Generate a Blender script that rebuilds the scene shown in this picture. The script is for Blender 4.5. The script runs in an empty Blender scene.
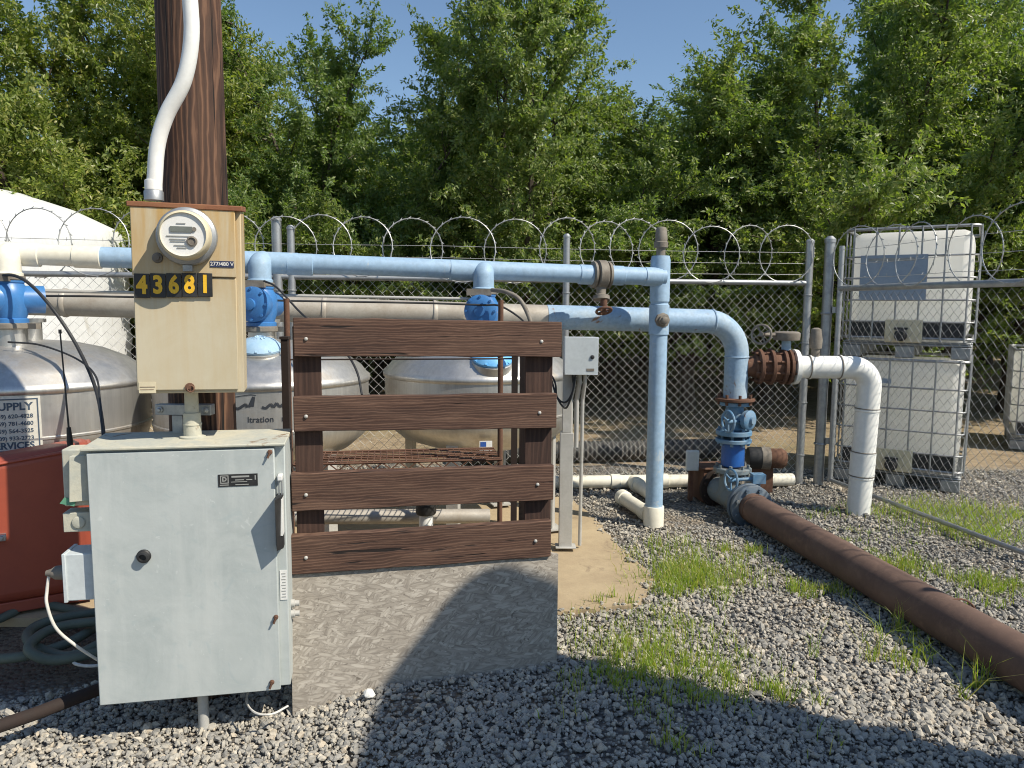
import bpy, math, random
import numpy as np
from mathutils import Vector, Matrix
from math import radians as rad, sin, cos, pi, tan

random.seed(4); RNG = np.random.default_rng(11)
SC = bpy.context.scene
COL = SC.collection

# ------------------------------------------------------------------ camera
FPX, CAM_H, PITCH, ROLL = 750.0, 1.5, rad(6.0), rad(0.4)
r0 = Vector((1, 0, 0)); fw = Vector((0, cos(PITCH), -sin(PITCH))); u0 = r0.cross(fw)
rv = r0 * cos(ROLL) + u0 * sin(ROLL); uv = u0 * cos(ROLL) - r0 * sin(ROLL)
cd = bpy.data.cameras.new('camera'); cam = bpy.data.objects.new('camera', cd); COL.objects.link(cam)
cd.sensor_width = 36; cd.lens = FPX / 1024 * 36; cd.clip_start = 0.05; cd.clip_end = 2000
m = Matrix((rv, uv, -fw)).transposed().to_4x4(); m.translation = Vector((0, 0, CAM_H)); cam.matrix_world = m
SC.camera = cam

# ------------------------------------------------------------------ light
SUN_EL, SUN_AZ = rad(47), rad(63)          # azimuth measured from straight behind the camera towards the right
sdir = Vector((sin(SUN_AZ) * cos(SUN_EL), -cos(SUN_AZ) * cos(SUN_EL), sin(SUN_EL)))
W = bpy.data.worlds.new('World'); SC.world = W; W.use_nodes = True
wn = W.node_tree; bg = wn.nodes['Background']
sky = wn.nodes.new('ShaderNodeTexSky'); sky.sky_type = 'NISHITA'; sky.sun_disc = False
sky.sun_elevation = SUN_EL; sky.sun_rotation = math.atan2(sdir.x, sdir.y)
sky.air_density = 1.15; sky.dust_density = 0.25; sky.ozone_density = 3.4
wn.links.new(sky.outputs[0], bg.inputs[0]); bg.inputs[1].default_value = 0.108
sl = bpy.data.lights.new('sun', 'SUN'); sl.energy = 5.0; sl.angle = rad(0.45); sl.color = (1.0, 0.925, 0.79)
so = bpy.data.objects.new('sun', sl); COL.objects.link(so); so.rotation_euler = sdir.to_track_quat('Z', 'Y').to_euler()
SC.view_settings.view_transform = 'Standard'; SC.view_settings.look = 'None'
SC.view_settings.gamma = 1; SC.view_settings.exposure = 0.27; SC.view_settings.use_curve_mapping = False
SC.cycles.filter_width = 1.05; SC.cycles.diffuse_bounces = 6; SC.cycles.max_bounces = 9; SC.cycles.transparent_max_bounces = 6

# ------------------------------------------------------------------ measuring
def ray(px, py): return fw + rv * ((px - 512) / FPX) + uv * ((384 - py) / FPX)
def at(px, py, Y): d = ray(px, py); return Vector((0, 0, CAM_H)) + d * (Y / d.y)
def gd(px, py, z=0.0): d = ray(px, py); return Vector((0, 0, CAM_H)) + d * ((z - CAM_H) / d.z)

def hz(x, y):      # the yard dips a little in front of the tanks' pad
    s1 = np.clip((3.65 - np.asarray(y, float)) / .75, 0, 1); s2 = np.clip((-.45 - np.asarray(x, float)) / .55, 0, 1)
    return -.085 * s1 * s1 * (3 - 2 * s1) * s2 * s2 * (3 - 2 * s2)
# ------------------------------------------------------------------ materials
def _nt(name):
    m = bpy.data.materials.new(name); m.use_nodes = True
    return m, m.node_tree, m.node_tree.nodes['Principled BSDF']
def N(nt, t, **kw):
    n = nt.nodes.new(t)
    for k, v in kw.items(): setattr(n, k, v)
    return n
def coords(nt, stretch=(1, 1, 1), rnd=True):
    tc = N(nt, 'ShaderNodeTexCoord'); mp = N(nt, 'ShaderNodeMapping'); mp.inputs['Scale'].default_value = stretch
    nt.links.new(tc.outputs['Object'], mp.inputs['Vector'])
    if rnd:
        oi = N(nt, 'ShaderNodeObjectInfo'); mu = N(nt, 'ShaderNodeMath', operation='MULTIPLY'); mu.inputs[1].default_value = 37.0
        nt.links.new(oi.outputs['Random'], mu.inputs[0]); nt.links.new(mu.outputs[0], mp.inputs['Location'])
    return mp.outputs[0]
def noise(nt, vec, scale, detail=6, rough=0.6, dist=0.0):
    n = N(nt, 'ShaderNodeTexNoise'); n.inputs['Scale'].default_value = scale; n.inputs['Detail'].default_value = detail
    n.inputs['Roughness'].default_value = rough; n.inputs['Distortion'].default_value = dist
    nt.links.new(vec, n.inputs['Vector']); return n.outputs['Fac']
def ramp(nt, fac, stops, interp='LINEAR'):
    r = N(nt, 'ShaderNodeValToRGB'); cr = r.color_ramp; cr.interpolation = interp
    while len(cr.elements) < len(stops): cr.elements.new(0.5)
    for e, (p, c) in zip(cr.elements, stops):
        e.position = p; e.color = (c, c, c, 1) if isinstance(c, (int, float)) else (*c, 1)
    nt.links.new(fac, r.inputs[0]); return r.outputs[0]
def mixc(nt, fac, a, b, mode='MIX'):
    n = N(nt, 'ShaderNodeMix', data_type='RGBA', blend_type=mode)
    if isinstance(fac, (int, float)): n.inputs[0].default_value = fac
    else: nt.links.new(fac, n.inputs[0])
    for s, x in ((6, a), (7, b)):
        if isinstance(x, tuple): n.inputs[s].default_value = (*x, 1)
        else: nt.links.new(x, n.inputs[s])
    return n.outputs[2]
def bump(nt, bs, h, strength, dist=0.01):
    b = N(nt, 'ShaderNodeBump'); b.inputs['Strength'].default_value = strength; b.inputs['Distance'].default_value = dist
    nt.links.new(h, b.inputs['Height']); nt.links.new(b.outputs[0], bs.inputs['Normal'])
def mat(name, c1, c2=None, scale=6, lo=.4, hi=.68, rough=.6, metal=0, bmp=.15, bscale=80, bdist=.003, stretch=(1, 1, 1),
        spot=None, sscale=9, slo=.6, shi=.68, rough2=None, fine=.12):
    m, nt, bs = _nt(name); v = coords(nt, stretch)
    c2 = c2 or tuple(x * .8 for x in c1)
    n1 = noise(nt, v, scale, 8, .65, .3)
    col = mixc(nt, ramp(nt, n1, [(lo, 0.0), (hi, 1.0)]), c1, c2)
    nf = noise(nt, v, scale * 9, 4, .7)
    col = mixc(nt, fine, col, ramp(nt, nf, [(.3, tuple(x * .4 for x in c1)), (.7, tuple(min(1, x * 1.45) for x in c1))]))
    if spot:
        ns = noise(nt, v, sscale, 10, .7, .6)
        sf = ramp(nt, ns, [(slo, 0.0), (shi, 1.0)])
        col = mixc(nt, sf, col, spot)
        if metal:
            inv = N(nt, 'ShaderNodeMath', operation='MULTIPLY_ADD'); nt.links.new(sf, inv.inputs[0])
            inv.inputs[1].default_value = -metal; inv.inputs[2].default_value = metal; nt.links.new(inv.outputs[0], bs.inputs['Metallic'])
    nt.links.new(col, bs.inputs['Base Color'])
    if metal and not spot: bs.inputs['Metallic'].default_value = metal
    r2 = rough2 if rough2 is not None else min(1, rough + .18)
    nt.links.new(ramp(nt, n1, [(.3, rough), (.75, r2)]), bs.inputs['Roughness'])
    if bmp: bump(nt, bs, noise(nt, v, bscale, 6, .65), bmp, bdist)
    return m
def wood(name, dark, mid, light, axis='X', k=1.0, wmix=.28, crack=.27, bmp=.5):
    m, nt, bs = _nt(name)
    st = (1.6, 26, 26) if axis == 'X' else (26, 26, 1.3)
    v = coords(nt, tuple(s * k for s in st)); v2 = coords(nt, (2, 5, 9) if axis == 'X' else (5, 5, .9))
    g = noise(nt, v, 1.6, 9, .68, .9); g2 = noise(nt, v2, 1.3, 6, .6, 1.2)
    wv = N(nt, 'ShaderNodeTexWave', wave_type='BANDS', bands_direction='Z' if axis == 'X' else 'X'); wv.inputs['Scale'].default_value = 3.2
    wv.inputs['Distortion'].default_value = 9; wv.inputs['Detail'].default_value = 4; wv.inputs['Detail Scale'].default_value = .8
    nt.links.new(v2, wv.inputs['Vector'])
    col = ramp(nt, g, [(.3, dark), (.5, mid), (.68, light)])
    col = mixc(nt, ramp(nt, g2, [(.38, 0.0), (.72, .8)]), col, dark)
    col = mixc(nt, ramp(nt, noise(nt, coords(nt, (.8, 3, 3) if axis == 'X' else (3, 3, .5)), 2.2, 7, .7, .8), [(.45, 0.0), (.75, .5)]), col, tuple(x * 1.25 for x in light))
    col = mixc(nt, wmix, col, ramp(nt, wv.outputs[0], [(.2, dark), (.75, mid), (1, light)]))
    v3 = coords(nt, (3, 60, 60) if axis == 'X' else (60, 60, 1.5)); cr = noise(nt, v3, 1, 3, .5)
    crk = ramp(nt, cr, [(crack, 0.0), (crack + .04, 1.0)])
    col = mixc(nt, crk, tuple(x * .25 for x in dark), col)
    nt.links.new(col, bs.inputs['Base Color']); bs.inputs['Roughness'].default_value = .82
    h = mixc(nt, .5, g, crk); bump(nt, bs, h, bmp, .006)
    return m

MT = {}
MT['steel'] = mat('galvanised steel', (.42, .43, .43), (.30, .31, .32), 14, rough=.42, metal=.75, bmp=.05)
MT['wire'] = mat('galvanised wire', (.56, .56, .54), (.42, .42, .41), 20, rough=.5, metal=.2, bmp=0)
MT['gatewire'] = mat('dull galvanised wire', (.30, .30, .29), (.20, .20, .20), 20, rough=.5, metal=.3, bmp=0)
MT['razor'] = mat('razor wire steel', (.50, .50, .48), (.34, .34, .33), 30, rough=.45, metal=.6, bmp=0)
def stainless():
    m, nt, bs = _nt('brushed stainless'); v = coords(nt, (1, 1, 1)); vz = coords(nt, (22, 22, .7))
    g = noise(nt, vz, 1.5, 6, .7); p = noise(nt, v, 3.5, 8, .7, .5)
    c = mixc(nt, ramp(nt, g, [(.3, 0.0), (.7, 1.0)]), (.64, .625, .59), (.50, .49, .465))
    c = mixc(nt, ramp(nt, p, [(.52, 0.0), (.72, .7)]), c, (.40, .33, .25))
    nt.links.new(c, bs.inputs['Base Color']); bs.inputs['Metallic'].default_value = .86
    nt.links.new(ramp(nt, p, [(.3, .34), (.75, .6)]), bs.inputs['Roughness'])
    bump(nt, bs, g, .12, .003); return m
MT['stainless'] = stainless()
MT['bluepipe'] = mat('faded blue paint', (.27, .40, .545), (.33, .45, .56), 3, .4, .7, rough=.5, bmp=.06, spot=(.47, .50, .49), sscale=11, slo=.60, shi=.70, fine=.24)
MT['blueworn'] = mat('worn blue paint', (.27, .39, .52), (.36, .45, .52), 5, .45, .6, rough=.55, bmp=.15, spot=(.22, .13, .08), sscale=7, slo=.62, shi=.655, fine=.26)
MT['bluevalve'] = mat('blue valve enamel', (.05, .19, .46), (.045, .15, .36), 9, rough=.32, bmp=.06, spot=(.28, .30, .32), sscale=15, slo=.66, shi=.7)
MT['bluedark'] = mat('royal blue enamel', (.016, .10, .36), (.02, .085, .28), 8, rough=.3, bmp=.05)
MT['bluedust'] = mat('dusty blue cast iron', (.10, .22, .36), (.20, .27, .33), 9, .42, .62, rough=.6, bmp=.25, spot=(.17, .09, .05), sscale=12, slo=.62, shi=.68)
MT['teegrey'] = mat('weathered grey blue iron', (.16, .20, .22), (.21, .19, .155), 6, .42, .6, rough=.7, bmp=.3, spot=(.20, .12, .07), sscale=8, slo=.56, shi=.66)
MT['flangegrey'] = mat('dark blue grey flange', (.085, .12, .16), (.16, .17, .17), 10, rough=.6, bmp=.25, spot=(.30, .28, .25), sscale=14, slo=.62, shi=.68)
MT['bluecap'] = mat('sun bleached blue', (.13, .42, .78), (.20, .48, .78), 8, rough=.4, bmp=.05)
MT['bluepale'] = mat('pale blue cover', (.34, .49, .62), (.28, .44, .60), 8, rough=.5, bmp=.05)
MT['pvc'] = mat('cream pvc', (.78, .74, .62), (.66, .61, .48), 4, .45, .75, rough=.42, bmp=.03, spot=(.38, .30, .20), sscale=7, slo=.68, shi=.8)
MT['pvcwhite'] = mat('white pvc', (.80, .80, .76), (.70, .70, .66), 4, .45, .75, rough=.4, bmp=.03, spot=(.45, .42, .36), sscale=11, slo=.68, shi=.8)
MT['tanpipe'] = mat('tan weathered pipe', (.42, .39, .34), (.33, .29, .24), 7, rough=.5, metal=.2, bmp=.1, spot=(.22, .14, .08), sscale=5, slo=.62, shi=.75)
MT['rust'] = mat('rusty steel', (.14, .068, .040), (.085, .042, .028), 7, .38, .66, rough=.8, bmp=.35, bscale=130, spot=(.20, .11, .07), sscale=16, slo=.56, shi=.72)
MT['rustpipe'] = mat('rusted brown pipe', (.140, .086, .064), (.098, .060, .047), 5, .36, .68, rough=.78, bmp=.3, bscale=150, spot=(.20, .125, .09), sscale=11, slo=.52, shi=.8)
MT['rustdark'] = mat('dark rusty iron', (.022, .014, .011), (.035, .02, .015), 9, rough=.8, bmp=.3)
MT['black'] = mat('black plastic', (.018, .018, .019), (.03, .03, .03), 20, rough=.5, bmp=.05)
MT['rubber'] = mat('dull green hose', (.11, .13, .10), (.075, .095, .075), 8, rough=.6, bmp=.1)
MT['castgrey'] = mat('grey cast iron', (.24, .215, .18), (.15, .125, .10), 12, rough=.7, metal=.2, bmp=.3)
MT['white'] = mat('white plastic', (.80, .80, .78), (.70, .70, .67), 5, rough=.45, bmp=.03)
MT['cord'] = mat('off white cord', (.66, .63, .57), (.5, .47, .42), 30, rough=.5, bmp=0)
MT['poly'] = mat('white polyethylene', (.66, .67, .67), (.58, .59, .585), 2, rough=.45, bmp=.03, stretch=(2, 2, .5), spot=(.50, .49, .45), sscale=3, slo=.56, shi=.72)
MT['ibcpoly'] = mat('milky polyethylene', (.72, .71, .66), (.63, .62, .56), 2.5, rough=.42, bmp=.03)
MT['ibcgrey'] = mat('blue grey sheet label', (.24, .30, .37), (.30, .35, .41), 5, rough=.5, bmp=0)
MT['cage'] = mat('grey cage tube', (.36, .37, .37), (.25, .25, .25), 20, rough=.45, metal=.6, bmp=0, spot=(.2, .12, .08), sscale=20, slo=.68, shi=.72)
MT['creamplastic'] = mat('yellowed plastic', (.66, .58, .40), (.58, .50, .34), 6, rough=.45, bmp=.03)
MT['greybox'] = mat('light grey enamel', (.52, .56, .57), (.46, .50, .51), 5, rough=.45, bmp=.03)
MT['strut'] = mat('pale grey steel post', (.46, .45, .42), (.38, .37, .34), 8, rough=.55, metal=.15, bmp=.1)
MT['redplastic'] = mat('faded red plastic', (.33, .070, .038), (.27, .056, .033), 3, rough=.42, bmp=.05, fine=.05)
MT['concrete'] = mat('tan concrete', (.42, .33, .205), (.33, .25, .155), 2.2, .36, .66, rough=.9, bmp=.35, bscale=60, bdist=.006, spot=(.24, .18, .115), sscale=4, slo=.6, shi=.68)
MT['stickerwhite'] = mat('white sticker', (.74, .73, .70), (.66, .65, .6), 20, rough=.5, bmp=0)
MT['ink'] = mat('dark ink', (.03, .035, .045), None, 20, rough=.5, bmp=0)
MT['inkblue'] = mat('slate blue ink', (.06, .09, .13), None, 20, rough=.5, bmp=0)
MT['inkgrey'] = mat('faint grey ink', (.33, .33, .31), None, 20, rough=.5, bmp=0)
MT['yellow'] = mat('yellow numeral paint', (.80, .47, .02), (.70, .38, .02), 30, rough=.5, bmp=0)
MT['plateblack'] = mat('black number plate', (.016, .016, .017), (.03, .03, .03), 30, rough=.42, bmp=.03)
MT['labelblue'] = mat('dark blue label', (.02, .03, .085), None, 20, rough=.45, bmp=0)
MT['bluesticker'] = mat('blue sticker print', (.03, .10, .38), None, 20, rough=.45, bmp=0)
MT['screen'] = mat('grey lcd', (.16, .17, .15), None, 20, rough=.2, bmp=0)
MT['soil'] = mat('dark soil', (.06, .047, .035), (.09, .07, .05), 7, rough=.95, bmp=.5, bscale=40)
MT['sign'] = mat('weathered sign sheet', (.62, .60, .53), (.55, .53, .46), 6, rough=.5, bmp=0)
MT['bark'] = wood('tree bark', (.035, .026, .02), (.07, .052, .038), (.11, .085, .065), 'Z', .6)
MT['polewood'] = wood('creosoted pole wood', (.014, .006, .004), (.062, .026, .014), (.20, .105, .06), 'Z', .55, wmix=.55, crack=.335, bmp=.9)
MT['board'] = wood('weathered brown board', (.032, .014, .009), (.090, .043, .027), (.185, .108, .072), 'X', .8, wmix=.42, crack=.30, bmp=.7)
MT['postwood'] = wood('dark brown post wood', (.02, .009, .006), (.052, .024, .016), (.09, .048, .033), 'Z', 1.2, bmp=.5)
def milky():
    m, nt, bs = _nt('milky polyethylene'); v = coords(nt)
    c = mixc(nt, ramp(nt, noise(nt, v, 2.5, 6, .6), [(.4, 0.0), (.7, 1.0)]), (.95, .945, .91), (.90, .885, .84))
    nt.links.new(c, bs.inputs['Base Color']); bs.inputs['Roughness'].default_value = .42
    tr = N(nt, 'ShaderNodeBsdfTranslucent'); nt.links.new(c, tr.inputs[0]); mx = N(nt, 'ShaderNodeMixShader'); mx.inputs[0].default_value = .62
    nt.links.new(bs.outputs[0], mx.inputs[1]); nt.links.new(tr.outputs[0], mx.inputs[2]); nt.links.new(mx.outputs[0], nt.nodes['Material Output'].inputs[0]); return m
MT['ibcpoly'] = milky()
def panelgrey():
    m, nt, bs = _nt('weathered grey enamel'); v = coords(nt); vz = coords(nt, (9, 9, .8))
    a = noise(nt, v, 4.5, 9, .7, .7); b = noise(nt, vz, 1.5, 6, .6)
    c = mixc(nt, ramp(nt, a, [(.4, 0.0), (.66, 1.0)]), (.46, .49, .475), (.38, .415, .405))
    c = mixc(nt, ramp(nt, b, [(.5, 0.0), (.75, .6)]), c, (.55, .57, .545))
    v2 = coords(nt, (1, 1, 1)); s = noise(nt, v2, 10, 3, .5, 2.4)
    c = mixc(nt, ramp(nt, s, [(.60, 0.0), (.70, .30)]), c, (.33, .40, .41))
    d = noise(nt, v2, 17, 2, .5, 3)
    c = mixc(nt, ramp(nt, d, [(.71, 0.0), (.74, .25)]), c, (.68, .70, .68))
    ru = noise(nt, v2, 26, 5, .7, .4); c = mixc(nt, ramp(nt, ru, [(.72, 0.0), (.75, .8)]), c, (.22, .13, .07))
    c = mixc(nt, ramp(nt, noise(nt, coords(nt, (30, 30, .9)), 1.0, 5, .6), [(.60, 0.0), (.75, .35)]), c, (.36, .40, .38))
    nt.links.new(c, bs.inputs['Base Color'])
    nt.links.new(ramp(nt, a, [(.3, .5), (.7, .68)]), bs.inputs['Roughness'])
    bump(nt, bs, noise(nt, v, 6, 5, .5), .28, .012); return m
MT['panel'] = panelgrey()
MT['paneltop'] = mat('dusty enamel top', (.52, .49, .38), (.40, .41, .36), 7, .4, .6, rough=.8, bmp=.3, spot=(.19, .11, .055), sscale=8, slo=.60, shi=.68)
def meterpaint():
    m, nt, bs = _nt('rust stained beige enamel'); v = coords(nt); vz = coords(nt, (14, 14, 1.1))
    a = noise(nt, v, 4, 8, .7, .6); b = noise(nt, vz, 1.2, 6, .65, .4)
    c = mixc(nt, ramp(nt, a, [(.4, 0.0), (.7, 1.0)]), (.54, .49, .365), (.49, .425, .29))
    sep = N(nt, 'ShaderNodeSeparateXYZ'); nt.links.new(coords(nt, rnd=False), sep.inputs[0])
    mr = N(nt, 'ShaderNodeMapRange'); nt.links.new(sep.outputs['Z'], mr.inputs[0])
    mr.inputs[1].default_value = .22; mr.inputs[2].default_value = .66; mr.inputs[3].default_value = .22; mr.inputs[4].default_value = 1.0
    mu = N(nt, 'ShaderNodeMath', operation='MULTIPLY'); nt.links.new(ramp(nt, b, [(.30, 0.0), (.60, 1.0)]), mu.inputs[0]); nt.links.new(mr.outputs[0], mu.inputs[1])
    c = mixc(nt, mu.outputs[0], c, (.44, .27, .085))
    nt.links.new(c, bs.inputs['Base Color']); bs.inputs['Roughness'].default_value = .55
    bump(nt, bs, noise(nt, v, 60, 5, .6), .06, .003); return m
MT['meterbox'] = meterpaint()
MT['rustcap'] = mat('rust red painted steel', (.20, .075, .035), (.28, .13, .06), 12, .4, .7, rough=.75, bmp=.25, spot=(.42, .36, .24), sscale=9, slo=.62, shi=.68)
def osb():
    m, nt, bs = _nt('weathered strand board'); layers = []
    tc = N(nt, 'ShaderNodeTexCoord')
    def rotated(rot, sc, off):
        a = N(nt, 'ShaderNodeMapping'); a.inputs['Rotation'].default_value = (0, rot, 0); a.inputs['Location'].default_value = (off, off * .3, -off)
        nt.links.new(tc.outputs['Object'], a.inputs[0]); b_ = N(nt, 'ShaderNodeMapping'); b_.inputs['Scale'].default_value = sc; nt.links.new(a.outputs[0], b_.inputs[0]); return b_.outputs[0]
    wrp = noise(nt, coords(nt), 7, 4, .6)
    col = None; hgt = None
    for i, rot in enumerate((1.1, -.45, .75, .12, -.22)):
        v = rotated(rot, (17, 17, 85), i * 2.3)
        vo = N(nt, 'ShaderNodeTexVoronoi'); vo.inputs['Scale'].default_value = 1.0; nt.links.new(v, vo.inputs['Vector'])
        sx = N(nt, 'ShaderNodeSeparateColor'); nt.links.new(vo.outputs['Color'], sx.inputs[0])
        fib = noise(nt, rotated(rot, (9, 9, 190), i), 1.2, 5, .7, .4)
        tone = ramp(nt, sx.outputs[0], [(0, (.28, .25, .212)), (.5, (.38, .345, .295)), (1, (.49, .45, .39))])
        tone = mixc(nt, .38, tone, ramp(nt, fib, [(.3, (.13, .108, .085)), (.52, (.27, .235, .19)), (.72, (.40, .36, .30))]))
        rim = ramp(nt, vo.outputs['Distance'], [(.42, 0.0), (.62, .35)])
        tone = mixc(nt, rim, tone, (.09, .072, .056))
        if col is None: col, hgt = tone, sx.outputs[0]
        else:
            mk = ramp(nt, sx.outputs[1], [(.46 + .07 * i, 0.0), (.48 + .07 * i, 1.0)]); col = mixc(nt, mk, col, tone); hgt = mixc(nt, mk, hgt, sx.outputs[0])
    v = coords(nt); st = noise(nt, v, 2.6, 7, .65, .7)
    col = mixc(nt, ramp(nt, st, [(.46, 0.0), (.72, .5)]), col, (.23, .20, .165))
    col = mixc(nt, ramp(nt, noise(nt, v, 34, 4, .6, 1.5), [(.63, 0.0), (.68, .6)]), col, (.07, .055, .042))
    nt.links.new(col, bs.inputs['Base Color']); bs.inputs['Roughness'].default_value = .92
    bump(nt, bs, mixc(nt, .4, hgt, fib), .4, .004); return m
MT['osb'] = osb()
def leafmat(name, stops):
    m, nt, bs = _nt(name); g = N(nt, 'ShaderNodeNewGeometry')
    c = ramp(nt, g.outputs['Random Per Island'], stops)
    oi = N(nt, 'ShaderNodeObjectInfo'); c = mixc(nt, 1.0, c, ramp(nt, oi.outputs['Random'], [(0, (.82, .90, .92)), (.5, (1.0, 1.0, 1.0)), (1, (1.16, 1.06, .80))]), 'MULTIPLY')
    nt.links.new(c, bs.inputs['Base Color']); bs.inputs['Roughness'].default_value = .42
    tr = N(nt, 'ShaderNodeBsdfTranslucent'); c2 = mixc(nt, 1.0, c, (1.5, 1.75, .55), 'MULTIPLY'); nt.links.new(c2, tr.inputs[0])
    mx = N(nt, 'ShaderNodeMixShader'); mx.inputs[0].default_value = .44
    nt.links.new(bs.outputs[0], mx.inputs[1]); nt.links.new(tr.outputs[0], mx.inputs[2])
    nt.links.new(mx.outputs[0], nt.nodes['Material Output'].inputs[0]); return m
MT['leaf'] = leafmat('almond leaf', [(0, (.112, .158, .046)), (.5, (.182, .238, .068)), (.85, (.25, .285, .092)), (1, (.32, .32, .13))])
MT['grass'] = leafmat('grass blade', [(0, (.18, .27, .045)), (.55, (.27, .35, .07)), (.82, (.37, .37, .11)), (1, (.47, .40, .19))])
def stonemat():
    m, nt, bs = _nt('crushed gravel'); g = N(nt, 'ShaderNodeNewGeometry'); v = coords(nt)
    c = ramp(nt, g.outputs['Random Per Island'], [(0, (.17, .162, .146)), (.3, (.29, .272, .236)), (.6, (.40, .366, .30)), (.82, (.48, .43, .34)), (.93, (.54, .44, .31)), (1, (.64, .59, .49))])
    c = mixc(nt, .35, c, ramp(nt, noise(nt, v, 120, 4, .7), [(.3, (.12, .12, .12)), (.7, (.44, .42, .38))]))
    nt.links.new(c, bs.inputs['Base Color']); bs.inputs['Roughness'].default_value = .85
    bump(nt, bs, noise(nt, v, 260, 3, .6), .25, .002); return m
MT['stone'] = stonemat()
def groundmat():
    m, nt, bs = _nt('yard ground'); v = coords(nt, rnd=False)
    vo = N(nt, 'ShaderNodeTexVoronoi'); vo.inputs['Scale'].default_value = 42; nt.links.new(v, vo.inputs['Vector'])
    sx = N(nt, 'ShaderNodeSeparateColor'); nt.links.new(vo.outputs['Color'], sx.inputs[0])
    gcol = ramp(nt, sx.outputs[0], [(0, (.13, .126, .12)), (.4, (.24, .23, .21)), (.8, (.34, .315, .27)), (1, (.43, .38, .30))])
    gcol = mixc(nt, ramp(nt, vo.outputs['Distance'], [(.35, 0.0), (.75, .8)]), gcol, (.06, .052, .045))
    # tan soil showing through the stones in patches
    gcol = mixc(nt, ramp(nt, noise(nt, v, 1.7, 8, .65, .5), [(.5, 0.0), (.66, .8)]), gcol, (.27, .205, .13))
    # bare dark soil left of the cabinet
    sp_ = N(nt, 'ShaderNodeSeparateXYZ'); nt.links.new(v, sp_.inputs[0]); nn_ = noise(nt, v, 3.5, 6, .65)
    ma = N(nt, 'ShaderNodeMath', operation='MULTIPLY_ADD'); nt.links.new(nn_, ma.inputs[0]); ma.inputs[1].default_value = .5; nt.links.new(sp_.outputs['Y'], ma.inputs[2])
    m1 = N(nt, 'ShaderNodeMapRange'); nt.links.new(ma.outputs[0], m1.inputs[0]); m1.inputs[1].default_value = 3.12; m1.inputs[2].default_value = 3.3
    m2 = N(nt, 'ShaderNodeMapRange'); nt.links.new(sp_.outputs['X'], m2.inputs[0]); m2.inputs[1].default_value = -1.35; m2.inputs[2].default_value = -1.6
    mm = N(nt, 'ShaderNodeMath', operation='MULTIPLY'); nt.links.new(m1.outputs[0], mm.inputs[0]); nt.links.new(m2.outputs[0], mm.inputs[1])
    gcol = mixc(nt, mm.outputs[0], gcol, ramp(nt, noise(nt, v, 9, 7, .7), [(.3, (.085, .065, .048)), (.7, (.16, .125, .09))]))
    # dry straw coloured orchard floor beyond the fence
    scol = ramp(nt, noise(nt, v, 22, 9, .75, .4), [(.3, (.20, .146, .09)), (.5, (.335, .255, .16)), (.7, (.46, .36, .24))])
    scol = mixc(nt, ramp(nt, noise(nt, v, .9, 6, .6), [(.45, 0.0), (.66, .6)]), scol, (.20, .17, .075))
    scol = mixc(nt, ramp(nt, noise(nt, v, 5, 7, .7), [(.5, 0.0), (.62, .55)]), scol, (.15, .10, .055))
    sep = N(nt, 'ShaderNodeSeparateXYZ'); nt.links.new(v, sep.inputs[0])
    wob = N(nt, 'ShaderNodeMath', operation='MULTIPLY_ADD'); nt.links.new(noise(nt, v, 1.3, 6, .65), wob.inputs[0]); wob.inputs[1].default_value = 1.3
    nt.links.new(sep.outputs['Y'], wob.inputs[2])
    mr = N(nt, 'ShaderNodeMapRange'); nt.links.new(wob.outputs[0], mr.inputs[0]); mr.inputs[1].default_value = 7.45; mr.inputs[2].default_value = 7.85
    col = mixc(nt, mr.outputs[0], gcol, scol)
    nt.links.new(col, bs.inputs['Base Color']); bs.inputs['Roughness'].default_value = .95
    h = mixc(nt, mr.outputs[0], ramp(nt, vo.outputs['Distance'], [(0, 1.0), (.7, 0.0)]), noise(nt, v, 26, 9, .75))
    bump(nt, bs, h, .9, .025); return m
MT['ground'] = groundmat()

# ------------------------------------------------------------------ mesh builder
def frame(ax):
    ax = Vector(ax).normalized()
    t = Vector((0, 0, 1)) if abs(ax.z) < .9 else Vector((1, 0, 0))
    x = t.cross(ax).normalized(); return x, ax.cross(x).normalized(), ax
def arcpath(pts, R, n=8):
    P = [Vector(p) for p in pts]; out = [P[0]]
    for i in range(1, len(P) - 1):
        r = R[i - 1] if isinstance(R, (list, tuple)) else R
        a = (P[i - 1] - P[i]).normalized(); b = (P[i + 1] - P[i]).normalized()
        ang = a.angle(b)
        if ang > pi - .01 or r <= 0: out.append(P[i]); continue
        d = min(r / tan(ang / 2), (P[i - 1] - P[i]).length * .49, (P[i + 1] - P[i]).length * .49); rr = d * tan(ang / 2)
        c = P[i] + (a + b).normalized() * (rr / sin(ang / 2))
        s = P[i] + a * d - c; e = P[i] + b * d - c; tot = s.angle(e)
        for k in range(n + 1):
            t = k / n; out.append(c + (s * sin((1 - t) * tot) + e * sin(t * tot)) / sin(tot))
    out.append(P[-1]); return out
def spline(pts, n=8):
    P = [Vector(p) for p in pts]; P = [P[0] * 2 - P[1]] + P + [P[-1] * 2 - P[-2]]; out = []
    for i in range(1, len(P) - 2):
        for k in range(n):
            t = k / n; a, b, c, d = P[i - 1:i + 3]
            out.append(.5 * (2 * b + (c - a) * t + (2 * a - 5 * b + 4 * c - d) * t * t + (3 * b - a - 3 * c + d) * t ** 3))
    out.append(P[-2]); return out
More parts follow.
